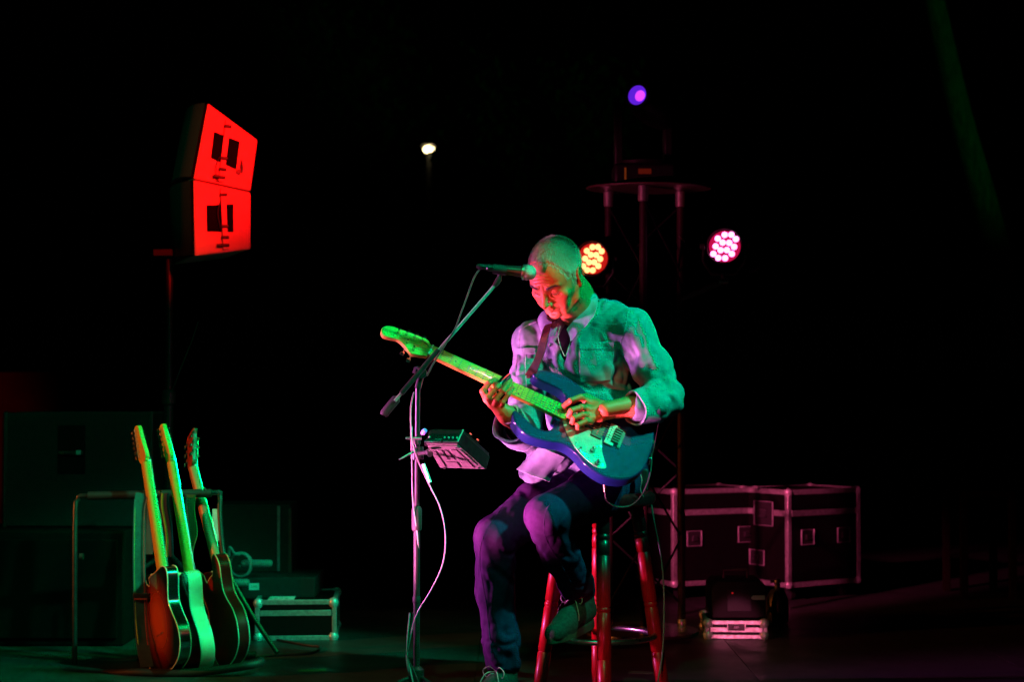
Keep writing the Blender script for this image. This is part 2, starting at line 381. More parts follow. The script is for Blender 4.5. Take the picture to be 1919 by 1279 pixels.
# moving head on the tower
mh0 = Vector((P(1205, 330, 7.26).x, 7.26, TZ+.010))
mh = thing('moving_head_light', 'black moving head light with a violet glowing lens on top of the tower', 'stage light', mh0)
MB().box((0, 0, .045), (.26, .20, .09)).build('base', satin, mh, bevel=.014, bseg=3)
for s in (-1, 1):
    pr = [(-.045, .09), (.045, .09), (.052, .20), (.040, .31), (.012, .345), (-.012, .345), (-.040, .31), (-.052, .20)]
    MB(T((s*.105, 0, 0))@Matrix(((0, 0, 1, 0), (1, 0, 0, 0), (0, 1, 0, 0), (0, 0, 0, 1)))).prism(pr, -.018, .018).build('yoke_arm', satin, mh, bevel=.006)
MB(T((0, 0, .088))).lathe([(.11, 0), (.12, .004), (.12, .016), (.10, .022)], seg=30).build('pan_ring', satin, mh)
lens_c = P(1194, 178, 7.0)-mh0; tail = Vector((.03, .05, .235))
ax = (lens_c-tail).normalized(); aim = Vector((-.45, -.72, .10)).normalized()
Mh = T(lens_c)@(-aim).to_track_quat('Z', 'Y').to_matrix().to_4x4()@Matrix.Scale(1.05, 4)
MB(Mh).lathe([(.050, .0), (.058, .002), (.062, .03), (.078, .09), (.085, .16), (.080, .24), (.055, .28), (.01, .285)], seg=30).build('head', satin, mh)
vio = mat('violet_lens', (.1, .02, .5), None, 20, .1, emis=(.12, .015, .75), estr=.9)
lens = MB(Mh).lathe([(.001, -.006), (.030, -.003), (.049, .003), (.052, .006), (.001, .010)], seg=32).build('lens', vio, mh)
hotm = mat('violet_lamp', (.6, .1, .9), None, 20, .1, emis=(.72, .06, 1.0), estr=1.25)
MB(Mh@T((-.016, -.006, -.006))).lathe([(.001, -.004), (.015, -.0035), (.022, 0), (.001, .002)], seg=24).build('lens_core', hotm, lens)
MB(Mh).tube([(.052*math.cos(t), .052*math.sin(t), .001) for t in np.linspace(0, 2*math.pi, 33)[:-1]], .004, 8, closed=True).build('lens_ring', satin, mh)
MB().box((-.082, -.101, .045), (.008, .003, .05)).build('label_strip', mat('amber_mark', (.25, .10, .02), None, 20, .5, emis=(1, .3, .02), estr=.05), mh)
MB().box((.0, -.101, .055), (.055, .003, .022)).build('display', mat('red_display', (.06, .01, .01), None, 20, .3, emis=(1, .08, .02), estr=.05), mh)
# LED par cans left and right of the tower
led_uv = [(848, 915), (885, 915), (810, 935), (910, 940), (837, 958), (873, 960), (798, 978), (900, 983), (825, 1000), (860, 1000), (785, 1020), (887, 1022), (812, 1043), (850, 1045)]
def par_can(label, px, py, Y, emis, rim, estr, sx, nrm, arm_to):
    c = P(px, py, Y); t = thing('par_can', label, 'stage light', c, 'lit LED par cans on the lighting tower')
    q = Vector(nrm).normalized(); M = frame((0, 0, 0), Vector((1, 0, 0))-q*q.x, (0, 0, 1)); M = Matrix([M.col[0], M.col[1], M.col[2], (0, 0, 0, 1)]).transposed() if False else frame((0, 0, 0), (Vector((1, 0, 0))-q*q.x), q.cross((Vector((1, 0, 0))-q*q.x).normalized()))
    em = mat('led_'+label[:6].strip(), (.9, .5, .5), None, 10, .4, emis=emis, estr=estr); rm = mat('led_rim_'+label[:6].strip(), (.05, .01, .01), None, 10, .4, emis=rim, estr=.5)
    # local z must be the beam direction
    zc = M.to_3x3()@Vector((0, 0, 1))
    if zc.dot(q) < 0: M = M@Matrix.Rotation(math.pi, 4, 'X')
    MB(M).lathe([(.030, -.17), (.052, -.165), (.064, -.14), (.076, -.02), (.078, .012), (.073, .014), (.071, -.006), (.01, -.008)], seg=36).build('housing', satin, t)
    MB(M).lathe([(.001, -.0065), (.0665, -.0065), (.0665, -.003), (.001, -.003)], seg=36).build('lens_plate', rm, t)
    up = 1 if (M.to_3x3()@Vector((0, 1, 0))).z > 0 else -1; rt = 1 if (M.to_3x3()@Vector((1, 0, 0))).x > 0 else -1
    for u, v in led_uv:
        lu, lv = (u-848)/3.045/440*rt*sx*1.02, -(v-980)/3.045/440*up*1.02
        MB(M@T((lu, lv, -.003))).lathe([(.0132, 0), (.0127, .003), (.010, .006), (.001, .0075)], seg=16).build('led', em, t)
    MB().tube([(-.088, 0, 0), (-.090, .02, -.06), (-.05, .05, -.115), (.05, .05, -.115), (.090, .02, -.06), (.088, 0, 0)], .006, 10).build('yoke', black_m, t)
    a = Vector((0, .05, -.115)); b = Vector(arm_to)-c
    ar = MB(); ar.tube([a, a+Vector((0, 0, -.035))], .012, 12); ar.tube([a+Vector((0, 0, -.03)), b], .012, 12); ar.build('arm', black_m, t)
    MB().tube([a+Vector((-.02, -.005, -.03)), a+Vector((.02, -.005, -.03))], .010, 12).build('clamp', steel, t)
    for s in (-1, 1): MB().tube([(s*.086, 0, 0), (s*.104, 0, 0)], [.013, .011], 12).build('knob', rubber, t)
    return t
par_can('orange LED par can glowing just behind the man\'s head', 1110, 485, 7.25, (1, .30, .10), (1, .012, .0), 3.4, .86, (-.30, -.93, .02), (tw0.x+posts[0][0], 7.3, 1.43))
par_can('pink LED par can glowing to the right of the tower', 1358, 462, 7.2, (1, .22, .62), (1, .006, .12), 4.2, 1.0, (-.20, -.97, .02), (tw0.x+posts[2][0], 7.3, 1.43))
def clutter(px, py, Y, s, m, nm, label, cat='clamp'):
    c = P(px, py, Y); t = MB(T(c)@Rz(20)).tube([(-s, 0, -s*.4), (0, 0, 0), (s, 0, s*.5)], [s*.35, s*.5, s*.3], 8).build(nm, m); tag(t, label, cat)
clutter(1413, 505, 7.2, .022, steel, 'safety_clamp', 'small steel clamp shining below and right of the pink par can')
for (px, py) in ((1316, 443), (1298, 496)): pass
o = MB().tube([P(1272, 443, 7.28), P(1284, 454, 7.28)], .0016, 6).build('cable_end', steel); tag(o, 'short shiny wire end beside the right post of the tower', 'wire')

# ================================================================== hung speakers on a pole
cab_red = mat('speaker_paint', (.46, .34, .33), (.40, .30, .29), 14, .6, contrast=(.3, .7))
cab_blk = mat('speaker_black', (.016, .016, .016), (.01, .01, .01), 60, .5, bump=.3)
sy = R(21); wv = Vector((-math.sin(sy), math.cos(sy), 0)); so = P(363, 336, 7.0)
arr_n = -wv
def sp_(px, py): return onplane(px, py, so, arr_n)
grille_m = mat('perforated_grille', (.05, .05, .05), (.015, .015, .015), 260, .4, metal=.3, contrast=(.45, .55))
arr = thing('line_array', None, None, so); col.objects.unlink(arr) if False else None
bpy.data.objects.remove(arr)
for k, (poly, hnd, grl) in enumerate((
    ([(390, 193), (483, 262), (470, 358), (363, 335)], [(401, 247), (449, 266), (442, 318), (395, 296)], [(352, 201), (336, 330)]),
    ([(363, 337), (470, 360.5), (470, 467), (365, 480)], [(387, 385), (437, 383), (437, 435), (388, 434)], [(336, 332), (333, 482)]))):
    q = [sp_(*p) for p in poly]; cc = sum(q, Vector())/4
    t = thing('line_array_speaker', ['upper red-lit wedge speaker of the pair hung high at left', 'lower red-lit wedge speaker of the pair hung high at left'][k], 'speaker', cc, 'pair of hung speakers')
    sh = MB().hull([p-cc for p in q], [p-cc+wv*.52 for p in q]).build('cabinet', cab_red, t, bevel=.006)
    # curved front grille
    fr = (q[3]-q[0]); dn = (q[1]-q[0]).normalized(); G = []; n = 10
    ins = lambda s_, w2: (q[0].lerp(q[3], s_)-dn*(.012+.030*math.sin(math.pi*w2))+wv*(.012+.496*w2))-cc
    V = [tuple(ins(s_, w2/10)) for s_ in (0.01, .99) for w2 in range(11)]+[tuple(ins(s_, w2/10)+dn*.012) for s_ in (0.01, .99) for w2 in range(11)]
    F = [(i, i+1, 11+i+1, 11+i) for i in range(10)]+[(22+i, 33+i, 33+i+1, 22+i+1) for i in range(10)]+[(i, 22+i, 23+i, i+1) for i in range(10)]+[(11+i, 12+i, 34+i, 33+i) for i in range(10)]
    meshobj('grille', V, F, grille_m, t, sharp=50)
    # recessed handle pockets with rigging rail
    hq = [sp_(*p) for p in hnd]; pane = [p-cc+arr_n*.0012 for p in hq]
    MB().hull(pane, [p+arr_n*.0030 for p in pane]).build('handle_recess', mat('recess_black', (.004, .004, .004), None, 20, .9, spec=.0), t)
    mid0, mid1 = (q[0].lerp(q[1], .40), q[3].lerp(q[2], .46)) if k == 0 else (q[0].lerp(q[1], .50), q[3].lerp(q[2], .54))
    rail = MB(); dr = (mid1-mid0).normalized(); ex = dr.cross(arr_n).normalized()*.011
    a0, a1 = mid0+dr*.012, mid1-dr*.010
    rail.hull([a0-ex-cc+arr_n*.003, a0+ex-cc+arr_n*.003, a1+ex-cc+arr_n*.003, a1-ex-cc+arr_n*.003], [a0-ex-cc+arr_n*.015, a0+ex-cc+arr_n*.015, a1+ex-cc+arr_n*.015, a1-ex-cc+arr_n*.015]).build('rigging_rail', cab_red, t, bevel=.002)
    for s_ in (.10, .62, .80, .93):
        c1 = a0.lerp(a1, s_)-cc+arr_n*.016
        MB().tube([c1-ex*1.3, c1+ex*(1.3 if s_ != .93 else 3.2)], .007, 10).build('rigging_pin', cab_blk, t)
    c1 = a0.lerp(a1, .55 if k == 0 else .2)-cc
    MB().tube(spline([c1+ex*1.0+arr_n*.012, c1+ex*2.5+dr*.05+arr_n*.02, c1+ex*1.4+dr*.12+arr_n*.012], 6), .0018, 6).build('tether', steel, t)
    if k == 0:
        b1 = sp_(452, 310)-cc; MB().tube([b1+Vector((0, 0, .02)), b1+arr_n*.02, b1+Vector((.004, 0, -.03))], .004, 8).build('shackle', steel, t)
        b1 = sp_(447, 322)-cc; MB().tube([b1+arr_n*.006, b1+arr_n*.012], .011, 12).build('strap_stop', cab_blk, t)
# dark stand pole
px0 = P(318, 480, 7.28)
sp = thing('speaker_stand', 'tall thin dark pole with tripod foot carrying the hung red-lit speakers', 'speaker stand', (px0.x, px0.y, 0))
pz = px0.z-.0
MB().tube([(0, 0, .05), (0, 0, 1.02)], .021, 16).build('lower_pole', black_m, sp); MB().tube([(0, 0, 1.0), (0, 0, pz+.02)], .0165, 16).build('upper_pole', mat('plum_pole', (.014, .008, .009), None, 30, .4, metal=.2), sp)
MB().lathe([(.022, .97), (.030, .98), (.030, 1.03), (.018, 1.04)], seg=18).build('collar', black_m, sp)
MB().box((.02, 0, pz+.01), (.16, .12, .03)).build('top_bracket', satin, sp, bevel=.004)
MB().tube(spline([(.0, -.02, .98), (.045, -.03, 1.10), (.10, -.03, 1.24), (.13, -.03, 1.33)], 6), .003, 6).build('loose_strap', rubber, sp)
for a in (200, 320, 80):
    MB().tube([(0, 0, .35), (math.cos(R(a))*.5, math.sin(R(a))*.5, .03)], .012, 10).build('leg', black_m, sp)

# ================================================================== dark speaker cabinets at the left
carpet = mat('black_cab_carpet', (.009, .0095, .0095), (.006, .0065, .006), 90, .85, bump=.8, bscale=400)
def box_thing(name, label, cat, x0, x1, z0, z1, y0, y1, m, group=None, bev=.008):
    t = thing(name, label, cat, ((x0+x1)/2, (y0+y1)/2, z0), group)
    MB().box((0, 0, (z1-z0)/2), (x1-x0, y1-y0, z1-z0)).build('cabinet', m, t, bevel=bev); return t, (x1-x0)/2, (y1-y0)/2, z1-z0
subx0, subx1 = P(-60, 1100, 6.85).x, P(232, 1100, 6.85).x
t, hx, hy, hh = box_thing('subwoofer', 'large black speaker cabinet standing on the floor at the far left', 'speaker', subx0, subx1, .012, .47, 6.85, 7.45, mat('sub_carpet', (.004, .004, .004), None, 80, .9, spec=.05))
MB().box((0, -hy-.006, hh/2), (hx*1.84, .012, hh*.86)).build('grille', grille_m if False else mat('sub_grille', (.0035, .0035, .0035), (.002, .002, .002), 300, .7, spec=.05), t, bevel=.003)
cx0, cx1 = P(8, 900, 7.05).x, P(284, 900, 7.05).x
t, hx, hy, hh = box_thing('speaker_cabinet', 'wide black speaker cabinet with recessed handle on top of the left floor cabinet', 'speaker', cx0, cx1, .472, .945, 7.05, 7.5, carpet)
hc = P(134, 845, 7.05).x-(cx0+cx1)/2; hz = P(134, 843, 7.05).z-.472
MB().box((hc, -hy-.001, hz), (.115, .006, .20)).build('handle_recess', mat('recess_dark', (.004, .004, .004), None, 20, .8, spec=.1), t, bevel=.002)
MB().tube([(hc-.05, -hy-.012, hz-.015), (hc+.05, -hy-.012, hz-.015)], .0085, 12).build('handle_bar', black_m, t)
MB().box((hc+.035, -hy-.022, hz-.012), (.020, .005, .018)).build('handle_tag', mat('pale_tag', (.5, .5, .5), None, 20, .5), t, bevel=.001)
MB().box((hc-.035, -hy-.022, hz-.013), (.014, .005, .010)).build('handle_tag', mat('rusty_tag', (.4, .08, .04), None, 20, .5), t, bevel=.001)
for s in (-1, 1): MB().box((s*(hx-.003), -hy+.005, hh/2), (.016, .02, hh+.006)).build('corner_trim', cab_blk, t, bevel=.003)

# ================================================================== road cases
ply = mat('case_laminate', (.0045, .0035, .0035), (.003, .0025, .0025), 40, .5, spec=.12)
trim_m = mat('case_aluminium', (.46, .45, .45), (.30, .29, .29), 70, .38, metal=.55, rvar=.12)
latch_m = mat('latch_zinc', (.62, .60, .62), (.45, .43, .45), 60, .35, metal=.35)
wing_m = mat('latch_wing_metal', (.12, .11, .12), None, 40, .3, metal=.8)
dish_m = mat('dark_latch_dish', (.03, .025, .028), None, 40, .5, metal=.3)
def flight_case(label, M, w_, d_, h_, lid, latches, group='flight cases behind the stool', cast=.07, tr=.024, cat='flight case'):
    t = thing('flight_case', label, cat, M, group)
    MB().box((w_/2, d_/2, cast+h_/2), (w_-.006, d_-.006, h_-.006)).build('panel', ply, t)
    z0, z1 = cast, cast+h_; e = .0015
    for x in (0, w_):
        for y in (0, d_): MB().box((x+(tr/2-.002)*(1 if x == 0 else -1), y+(tr/2-.002)*(1 if y == 0 else -1), (z0+z1)/2), (tr, tr, h_)).build('edge_trim', trim_m, t, bevel=.003)
    for z in (z0+tr/2-.002, z1-tr/2+.002):
        for y in (0, d_): MB().box((w_/2, y+(tr/2-.003)*(1 if y == 0 else -1), z), (w_-2*tr, tr-.002, tr)).build('edge_trim', trim_m, t, bevel=.002)
        for x in (0, w_): MB().box((x+(tr/2-.003)*(1 if x == 0 else -1), d_/2, z), (tr-.002, d_-2*tr, tr)).build('edge_trim', trim_m, t, bevel=.002)
    zl = cast+h_*lid
    MB().box((w_/2, -.001, zl), (w_-2*tr, .006, tr*1.15)).build('lid_trim', trim_m, t, bevel=.0015); MB().box((-.001, d_/2, zl), (.006, d_-2*tr, tr*1.15)).build('lid_trim', trim_m, t, bevel=.0015)
    for x in (0, w_):
        for y in (0, d_):
            for z in (z0, z1):
                MB(T((x+(.012 if x == 0 else -.012), y+(.012 if y == 0 else -.012), z+(.012 if z == z0 else -.012)))).lathe([(.002, -.022), (.016, -.016), (.022, -.004), (.022, .004), (.016, .016), (.002, .022)], seg=14).build('ball_corner', latch_m, t)
    for face, u, z, lw, lh in latches:
        Ml = T((u, -.002, z)) if face == 'f' else T((-.002, u, z))@Rz(-90)
        dish = MB(Ml); dish.box((0, -.002, 0), (lw, .004, lh)); dish.build('latch_dish', dish_m, t, bevel=.0015)
        fr_ = MB(Ml); n_ = .004
        for s in (-1, 1): fr_.box((s*(lw/2-n_/2), -.0065, 0), (n_, .005, lh)); fr_.box((0, -.0060, s*(lh/2-.0012)), (lw-2*n_, .003, .0024))
        fr_.build('latch_rim', latch_m, t, bevel=.001)
        kn = MB(Ml); kn.box((0, -.009, 0), (lw*.30, .010, lh*.34)); kn.tube([(-lw*.2, -.013, -lh*.1), (lw*.2, -.013, -lh*.1)], .0035, 8); kn.build('latch_wing', wing_m, t, bevel=.0015)
    for x in (.07, w_-.07):
        for y in (.07, d_-.07):
            cs = MB(T((x, y, 0))); cs.tube([(-.012, 0, .030), (.012, 0, .030)], .030, 16); cs.box((0, 0, cast-.006), (.05, .05, .008)); cs.build('caster', rubber, t)
    return t
ya = R(33)
def case_frame(px, Y, yaw=ya):
    o = P(px, 1000, Y); M = Rz(math.degrees(yaw)); M.translation = Vector((o.x, o.y, .012)); return M
flight_case('black flight case with aluminium edges nearest the tower, a latch on its dark face', case_frame(1262, 8.35, R(26)), .50, .36, .47, .76, [('f', .115, .30, .085, .075), ('f', .42, .31, .10, .080), ])
flight_case('black flight case with aluminium edges at right, a tall latch beside its bright corner', case_frame(1477, 8.30, ya), .48, .36, .47, .76, [('f', .12, .31, .085, .075), ('f', .36, .31, .085, .075), ('s', .17, .42, .14, .12), ('s', .22, .20, .11, .075)])
# little case and box of gear in front of them
sm = P(1322, 1200, 7.05); M = Rz(-3); M.translation = Vector((sm.x, 7.05, .012))
flight_case('low small flight case with bright aluminium frame on the floor in front', M, .252, .30, .072, .5, [('f', .126, .050, .075, .030)], cast=.004, tr=.018, group='small case')
for o in list(bpy.data.objects):
    if o.name.startswith('caster') and o.parent and 'low small' in o.parent.get('label', ''): bpy.data.objects.remove(o)
gb = P(1385, 1140, 7.12)
gr = thing('fog_machine', 'dark squat box of gear with cut corners standing on the low small case', 'fog machine', (gb.x, 7.24, .0885))
MB(Matrix(((1, 0, 0, 0), (0, 0, -1, 0), (0, 1, 0, 0), (0, 0, 0, 1)))).prism([(-.112, 0), (.112, 0), (.112, .13), (.095, .155), (-.09, .155), (-.112, .13)], -.12, .12).build('housing', mat('fog_housing', (.010, .007, .008), None, 60, .6, spec=.15), gr, bevel=.005)
MB().box((.0, -.122, .075), (.10, .004, .09)).build('front_panel', satin, gr, bevel=.001)
MB().box((-.028, -.125, .105), (.005, .003, .005)).build('power_light', mat('red_led', (.3, .01, .01), None, 20, .4, emis=(1, .02, .02), estr=.5), gr)
MB(Matrix(((1, 0, 0, 0), (0, 0, -1, 0), (0, 1, 0, 0), (0, 0, 0, 1)))@T((.082, .085, .1215))).prism([(-.036, 0), (-.022, .010), (.026, .010), (.026, -.008), (-.022, -.008)], 0, .002).build('arrow_label', mat('arrow_white', (.5, .5, .5), None, 20, .5), gr)
MB().tube([(-.05, .0, .155), (-.05, .0, .19), (.05, 0, .19), (.05, 0, .155)], .006, 8).build('handle', black_m, gr)
for k, (px, py, Y, sz, lb) in enumerate(((1448, 1088, 7.55, .022, 'small pale valve on the floor clutter by the bright case corner'),)):
    c = P(px, py, Y); t = thing('gas_bottle', 'small dark bottle with a pale valve beside the squat gear box', 'bottle', (c.x+.02, Y, .012))
    zt = c.z-.012
    MB().lathe([(.03, 0), (.048, .008), (.05, .03), (.05, zt-.09), (.035, zt-.05), (.014, zt-.035), (.012, zt-.02)], seg=20).build('bottle_body', mat('bottle_green', (.02, .035, .025), None, 30, .4), t)
    mb_ = MB(); mb_.lathe([(.010, zt-.022), (.013, zt-.018), (.013, zt), (.006, zt+.006)], seg=12); mb_.tube([(-.03, 0, zt-.006), (.018, 0, zt-.006)], .007, 10); mb_.build('valve', steel, t)
# dim side table at the right edge
tx = P(1822, 920, 8.6)
tb = thing('side_table', 'barely lit dark wooden table near the right edge', 'table', (tx.x, 8.6, .012))
tm = mat('dark_table_wood', (.010, .004, .003), None, 20, .9, spec=.05)
MB().box((.03, 0, tx.z-.02), (.26, .4, .03)).build('table_top', tm, tb, bevel=.004)
for x in (-.09, .15):
    for y in (-.17, .17): MB().box((x, y, (tx.z-.035)/2), (.035, .035, tx.z-.035)).build('leg', tm, tb, bevel=.003)

# ================================================================== amp and rack gear behind the guitars
ay = 7.35; a0, a1 = P(404, 1080, ay), P(545, 945, ay)
am = thing('combo_amplifier', 'dark combo amplifier with diagonal grille cloth behind the cherry guitar', 'amplifier', ((a0.x+a1.x)/2, ay+.12, a0.z))
aw = a1.x-a0.x; ah = a1.z-a0.z
tolex = mat('black_tolex', (.007, .008, .008), None, 80, .7, bump=.5, bscale=700)
MB().box((0, 0, ah/2), (aw, .24, ah)).build('cabinet', tolex, am, bevel=.008)
gc = mat('grille_cloth', (.022, .024, .020), (.006, .007, .006), 10, .8)
nt_ = gc.node_tree; wv_ = nt_.nodes.new('ShaderNodeTexWave'); wv_.inputs['Scale'].default_value = 46; tc2 = nt_.nodes.new('ShaderNodeTexCoord'); mp2 = nt_.nodes.new('ShaderNodeMapping'); mp2.inputs['Rotation'].default_value = (0, R(38), 0)
nt_.links.new(tc2.outputs['Object'], mp2.inputs[0]); nt_.links.new(mp2.outputs[0], wv_.inputs[0]); rampn = [n for n in nt_.nodes if n.bl_idname == 'ShaderNodeValToRGB'][0]; nt_.links.new(wv_.outputs['Fac'], rampn.inputs[0])
MB().box((-.012, -.121, ah/2), (aw-.075, .006, ah-.04)).build('grille_cloth', gc, am, bevel=.001)
MB().box((aw/2-.052, -.123, ah/2+.005), (.012, .008, ah-.03)).build('metal_strip', trim_m, am, bevel=.002)
MB().box((aw/2-.003, -.118, ah/2-.005), (.014, .012, ah-.03)).build('side_trim', mat('brown_trim', (.12, .05, .04), None, 30, .5), am, bevel=.002)
zt_ = a0.z
bk = P(436, 1085, 7.2)
b2 = thing('equipment_box', 'flat black box with two pale handwritten labels under the amplifier', 'equipment box', (P(500, 1100, 7.15).x, 7.33, P(480, 1124, 7.15).z))
bh = P(480, 1084, 7.15).z-P(480, 1124, 7.15).z
MB().box((0, 0, bh/2), (.40, .34, bh)).build('case', tolex, b2, bevel=.004)
lab_m = mat('paper_label', (.72, .74, .70), None, 60, .7)
l1 = P(476, 1100.5, 7.158)-Vector(b2.matrix_world.translation); l2 = P(524, 1117.5, 7.10)-Vector(b2.matrix_world.translation)
lb = MB().box((l1.x, -.172, l1.z), (.042, .002, .028)).build('label', lab_m, b2); inkm = mat('label_ink', (.10, .22, .14), None, 60, .7)
text_q = [(l1.x, -.1735, l1.z, '2345', .014, lb)]
# low road case in front with the second label lying on its lid
ry = 7.0; r0, r1 = P(478, 1199, ry), P(625, 1127, ry)
M = Rz(4); M.translation = Vector((r0.x, ry, .012))
rc = flight_case('long low road case with green-lit edges on the floor right of the guitars', M, r1.x-r0.x+.01, .40, r1.z-.014, .68, [], group='road case', cast=.002, tr=.020)
for o in list(bpy.data.objects):
    if o.name.startswith('caster') and o.parent == rc: bpy.data.objects.remove(o)
lb2 = MB(M@T((.105, .06, r1.z-.0085))@Rz(-2)).box((0, 0, 0), (.105, .095, .002)).build('paper_tag', lab_m); tag(lb2, 'pale paper strip with faded writing lying on the low road case', 'paper label')
# coiled hose/cable hung by the amp
cc = P(450, 1060, 7.12)
co = thing('coiled_cable', 'coil of pale green-lit cable standing against the amplifier', 'cable', cc)
cm = mat('coil_jacket', (.16, .20, .19), None, 60, .4)
for k in range(3): MB().tube([((.041+.003*k)*math.cos(t), .012*k, (.047+.002*k)*math.sin(t)) for t in np.linspace(0, 2*math.pi, 33)[:-1]], .0032, 8, closed=True).build('loop', cm, co)
MB().tube(spline([(-.045, -.01, .035), (-.04, -.02, .075), (-.02, -.02, .05), (.0, -.01, .045)], 6), .006, 8).build('cable_tail', cm, co)
MB().lathe([(.004, -.006), (.010, 0), (.004, .006)], seg=10).build('jack_plug', chrome, co)
MB().box((.065, .03, .004), (.13, .04, .03)).build('cable_bundle', cm, co, bevel=.012)
MB().box((-.01, -.01, -.072), (.10, .05, .03)).build('cable_bundle', cm, co, bevel=.012)
# cable on the floor
fc = [P(x, y, Y) for x, y, Y in ((455, 1220, 6.5), (480, 1250, 6.5), (520, 1262, 6.5), (575, 1258, 6.5), (588, 1240, 6.6), (560, 1222, 6.6), (500, 1215, 6.7))]
o = MB().tube(spline([Vector((p.x, p.y+(i*.05), .017)) for i, p in enumerate(fc)]), .005, 8).build('floor_cable', rubber); tag(o, 'black cable looping on the stage floor right of the guitar rack', 'cable')
# ================================================================== the seated guitarist
skin = mat('skin', (.62, .195, .075), (.55, .165, .065), 40, .48, spec=.3, detail=2)
skin.node_tree.nodes['Principled BSDF'].inputs['Subsurface Weight'].default_value = .06
skin.node_tree.nodes['Principled BSDF'].inputs['Subsurface Radius'].default_value = (.01, .004, .002)
lip_m = mat('lip_skin', (.42, .16, .13), None, 80, .5)
hair_m = mat('cropped_grey_hair', (.42, .38, .30), (.20, .17, .13), 400, .5, contrast=(.3, .7))
scalp_m = mat('thin_hair_scalp', (.30, .20, .12), (.12, .09, .06), 220, .6, bump=.3, bscale=600, contrast=(.35, .65))
denim = mat('washed_denim', (.185, .262, .31), (.145, .210, .252), 70, .92, spec=.05, detail=4, contrast=(.36, .66))
denim_edge = mat('faded_denim_seam', (.38, .44, .50), (.16, .20, .25), 180, .95, spec=.03)
denim_dark = mat('seam_shadow_stitch', (.10, .11, .15), None, 60, .9)
jean_m = mat('indigo_jeans', (.058, .022, .088), (.046, .0175, .070), 90, .92, spec=.06, detail=9)
tee_m = mat('black_cotton', (.004, .004, .005), None, 60, .95, spec=.05)
strap_m = mat('brown_leather', (.07, .02, .012), (.03, .01, .008), 60, .5, bump=.3)




shoe_m = mat('grey_mesh_shoe', (.05, .045, .045), (.02, .02, .02), 120, .8, bump=.2, bscale=300)
sole_m = mat('shoe_sole', (.10, .07, .05), (.05, .04, .03), 60, .6)
lace_m = mat('shoe_lace', (.45, .42, .38), None, 200, .9)

base = Vector((.30, 5.75, 0))
man = thing('person', 'man in denim shirt and jeans seated on the bar stool playing blue guitar', 'person', base)
NPb = np.array(base)
A = lambda v: np.array(v, float)
# ---- joints
C7 = P(1097, 566, 5.80); neckb = P(1088, 596, 5.75)
shL = P(1183, 622, 5.68); shR = P(1000, 640, 5.79)
elL = P(1247, 746, 5.625); wrL = P(1134, 768, 5.492)
elR = P(982, 812, 5.64); wrR = P(957, 786, 5.50)
pel = P(1152, 880, 5.86)
hipR = P(1108, 895, 5.88); knR = P(928, 1008, 5.62); anR = P(941, 1263, 5.66)
hipL = P(1166, 895, 5.80); knL = P(1022, 968, 5.50); anL = P(1086, 1122, 5.76)
fwd = np.array((-.16, -.97, -.12)); fwd /= np.linalg.norm(fwd)
upv = A(C7-pel); upv /= np.linalg.norm(upv)
lat = np.cross(upv, fwd); lat = lat/np.linalg.norm(lat); lat = lat if lat[0] > 0 else -lat
TA = [lat, fwd, np.cross(lat, fwd)]

# ---- head, in its own frame: x towards the man's left, y forward, z up
yw, pt = R(33), R(39)
HF = np.array((-math.sin(yw)*math.cos(pt), -math.cos(yw)*math.cos(pt), -math.sin(pt)))
HL = np.array((math.cos(yw), -math.sin(yw), 0)); HU = np.cross(HL, HF); HU = HU if HU[2] > 0 else -HU
rl = R(-3); HL, HU = HL*math.cos(rl)+HU*math.sin(rl), HU*math.cos(rl)-HL*math.sin(rl)
H0 = A(P(1041, 516, 5.56)); HB = np.stack([HL, HF, HU])
toH = lambda v: (A(v)-H0)@HB.T
toW = lambda v: v@HB+H0
hf = Field((-.105, -.15, -.25), (.105, .15, .14), .0016)
hf.ell((0, -.014, .028), (.0755, .098, .088), k=0)
hf.ell((0, .012, -.012), (.069, .083, .088), k=.02)
hf.ell((0, .045, .034), (.056, .046, .054), k=.022)            # forehead
hf.cone((0, .028, -.045), (0, .052, -.085), .054, .030, k=.03)   # face below the cheekbones
for s in (-1, 1):
    hf.chain([(s*.061, -.004, -.045), (s*.056, .014, -.078), (s*.030, .058, -.102)], [.014, .013, .013], k=.016)   # jaw
    hf.ell((s*.045, .060, -.030), (.022, .018, .019), k=.014)   # cheekbone
    hf.ell((s*.036, .062, -.060), (.019, .018, .026), k=.016)   # cheek
hf.ell((0, .074, -.104), (.021, .016, .015), k=.014)            # chin
hf.chain([(-.046, .070, .015), (-.022, .085, .014), (0, .084, .012), (.022, .085, .014), (.046, .070, .015)], [.007, .0095, .008, .0095, .007], k=.010)
for s in (-1, 1):
    hf.ell((s*.032, .098, -.004), (.0165, .017, .0115), k=.010, op='s')
    hf.ell((s*.0315, .0725, -.0050), (.0145, .0120, .0110), k=.004)       # lowered lids over the eyeball
    hf.chain([(s*.017, .084, -.011), (s*.031, .0885, -.0135), (s*.044, .080, -.0105)], [.0012, .0014, .0012], k=.002, op='s')  # lid slit
    hf.chain([(s*.020, .086, -.019), (s*.034, .088, -.024), (s*.047, .078, -.020)], [.003, .0036, .003], k=.005, op='s')      # under-eye fold
    hf.chain([(s*.019, .096, -.042), (s*.029, .088, -.060), (s*.033, .078, -.078)], [.003, .0045, .0025], k=.006, op='s')     # nasolabial fold
    hf.chain([(s*.027, .079, -.080), (s*.026, .077, -.094)], [.0015, .001], k=.006, op='s')
hf.chain([(0, .087, .008), (0, .099, -.016), (0, .113, -.039)], [.0085, .0085, .0095], k=.007)
hf.ell((0, .114, -.042), (.0105, .0105, .0095), k=.006)
for s in (-1, 1):
    hf.ell((s*.0125, .100, -.046), (.0072, .010, .008), k=.004)
    hf.ell((s*.0062, .106, -.0535), (.0035, .006, .003), k=.002, op='s')
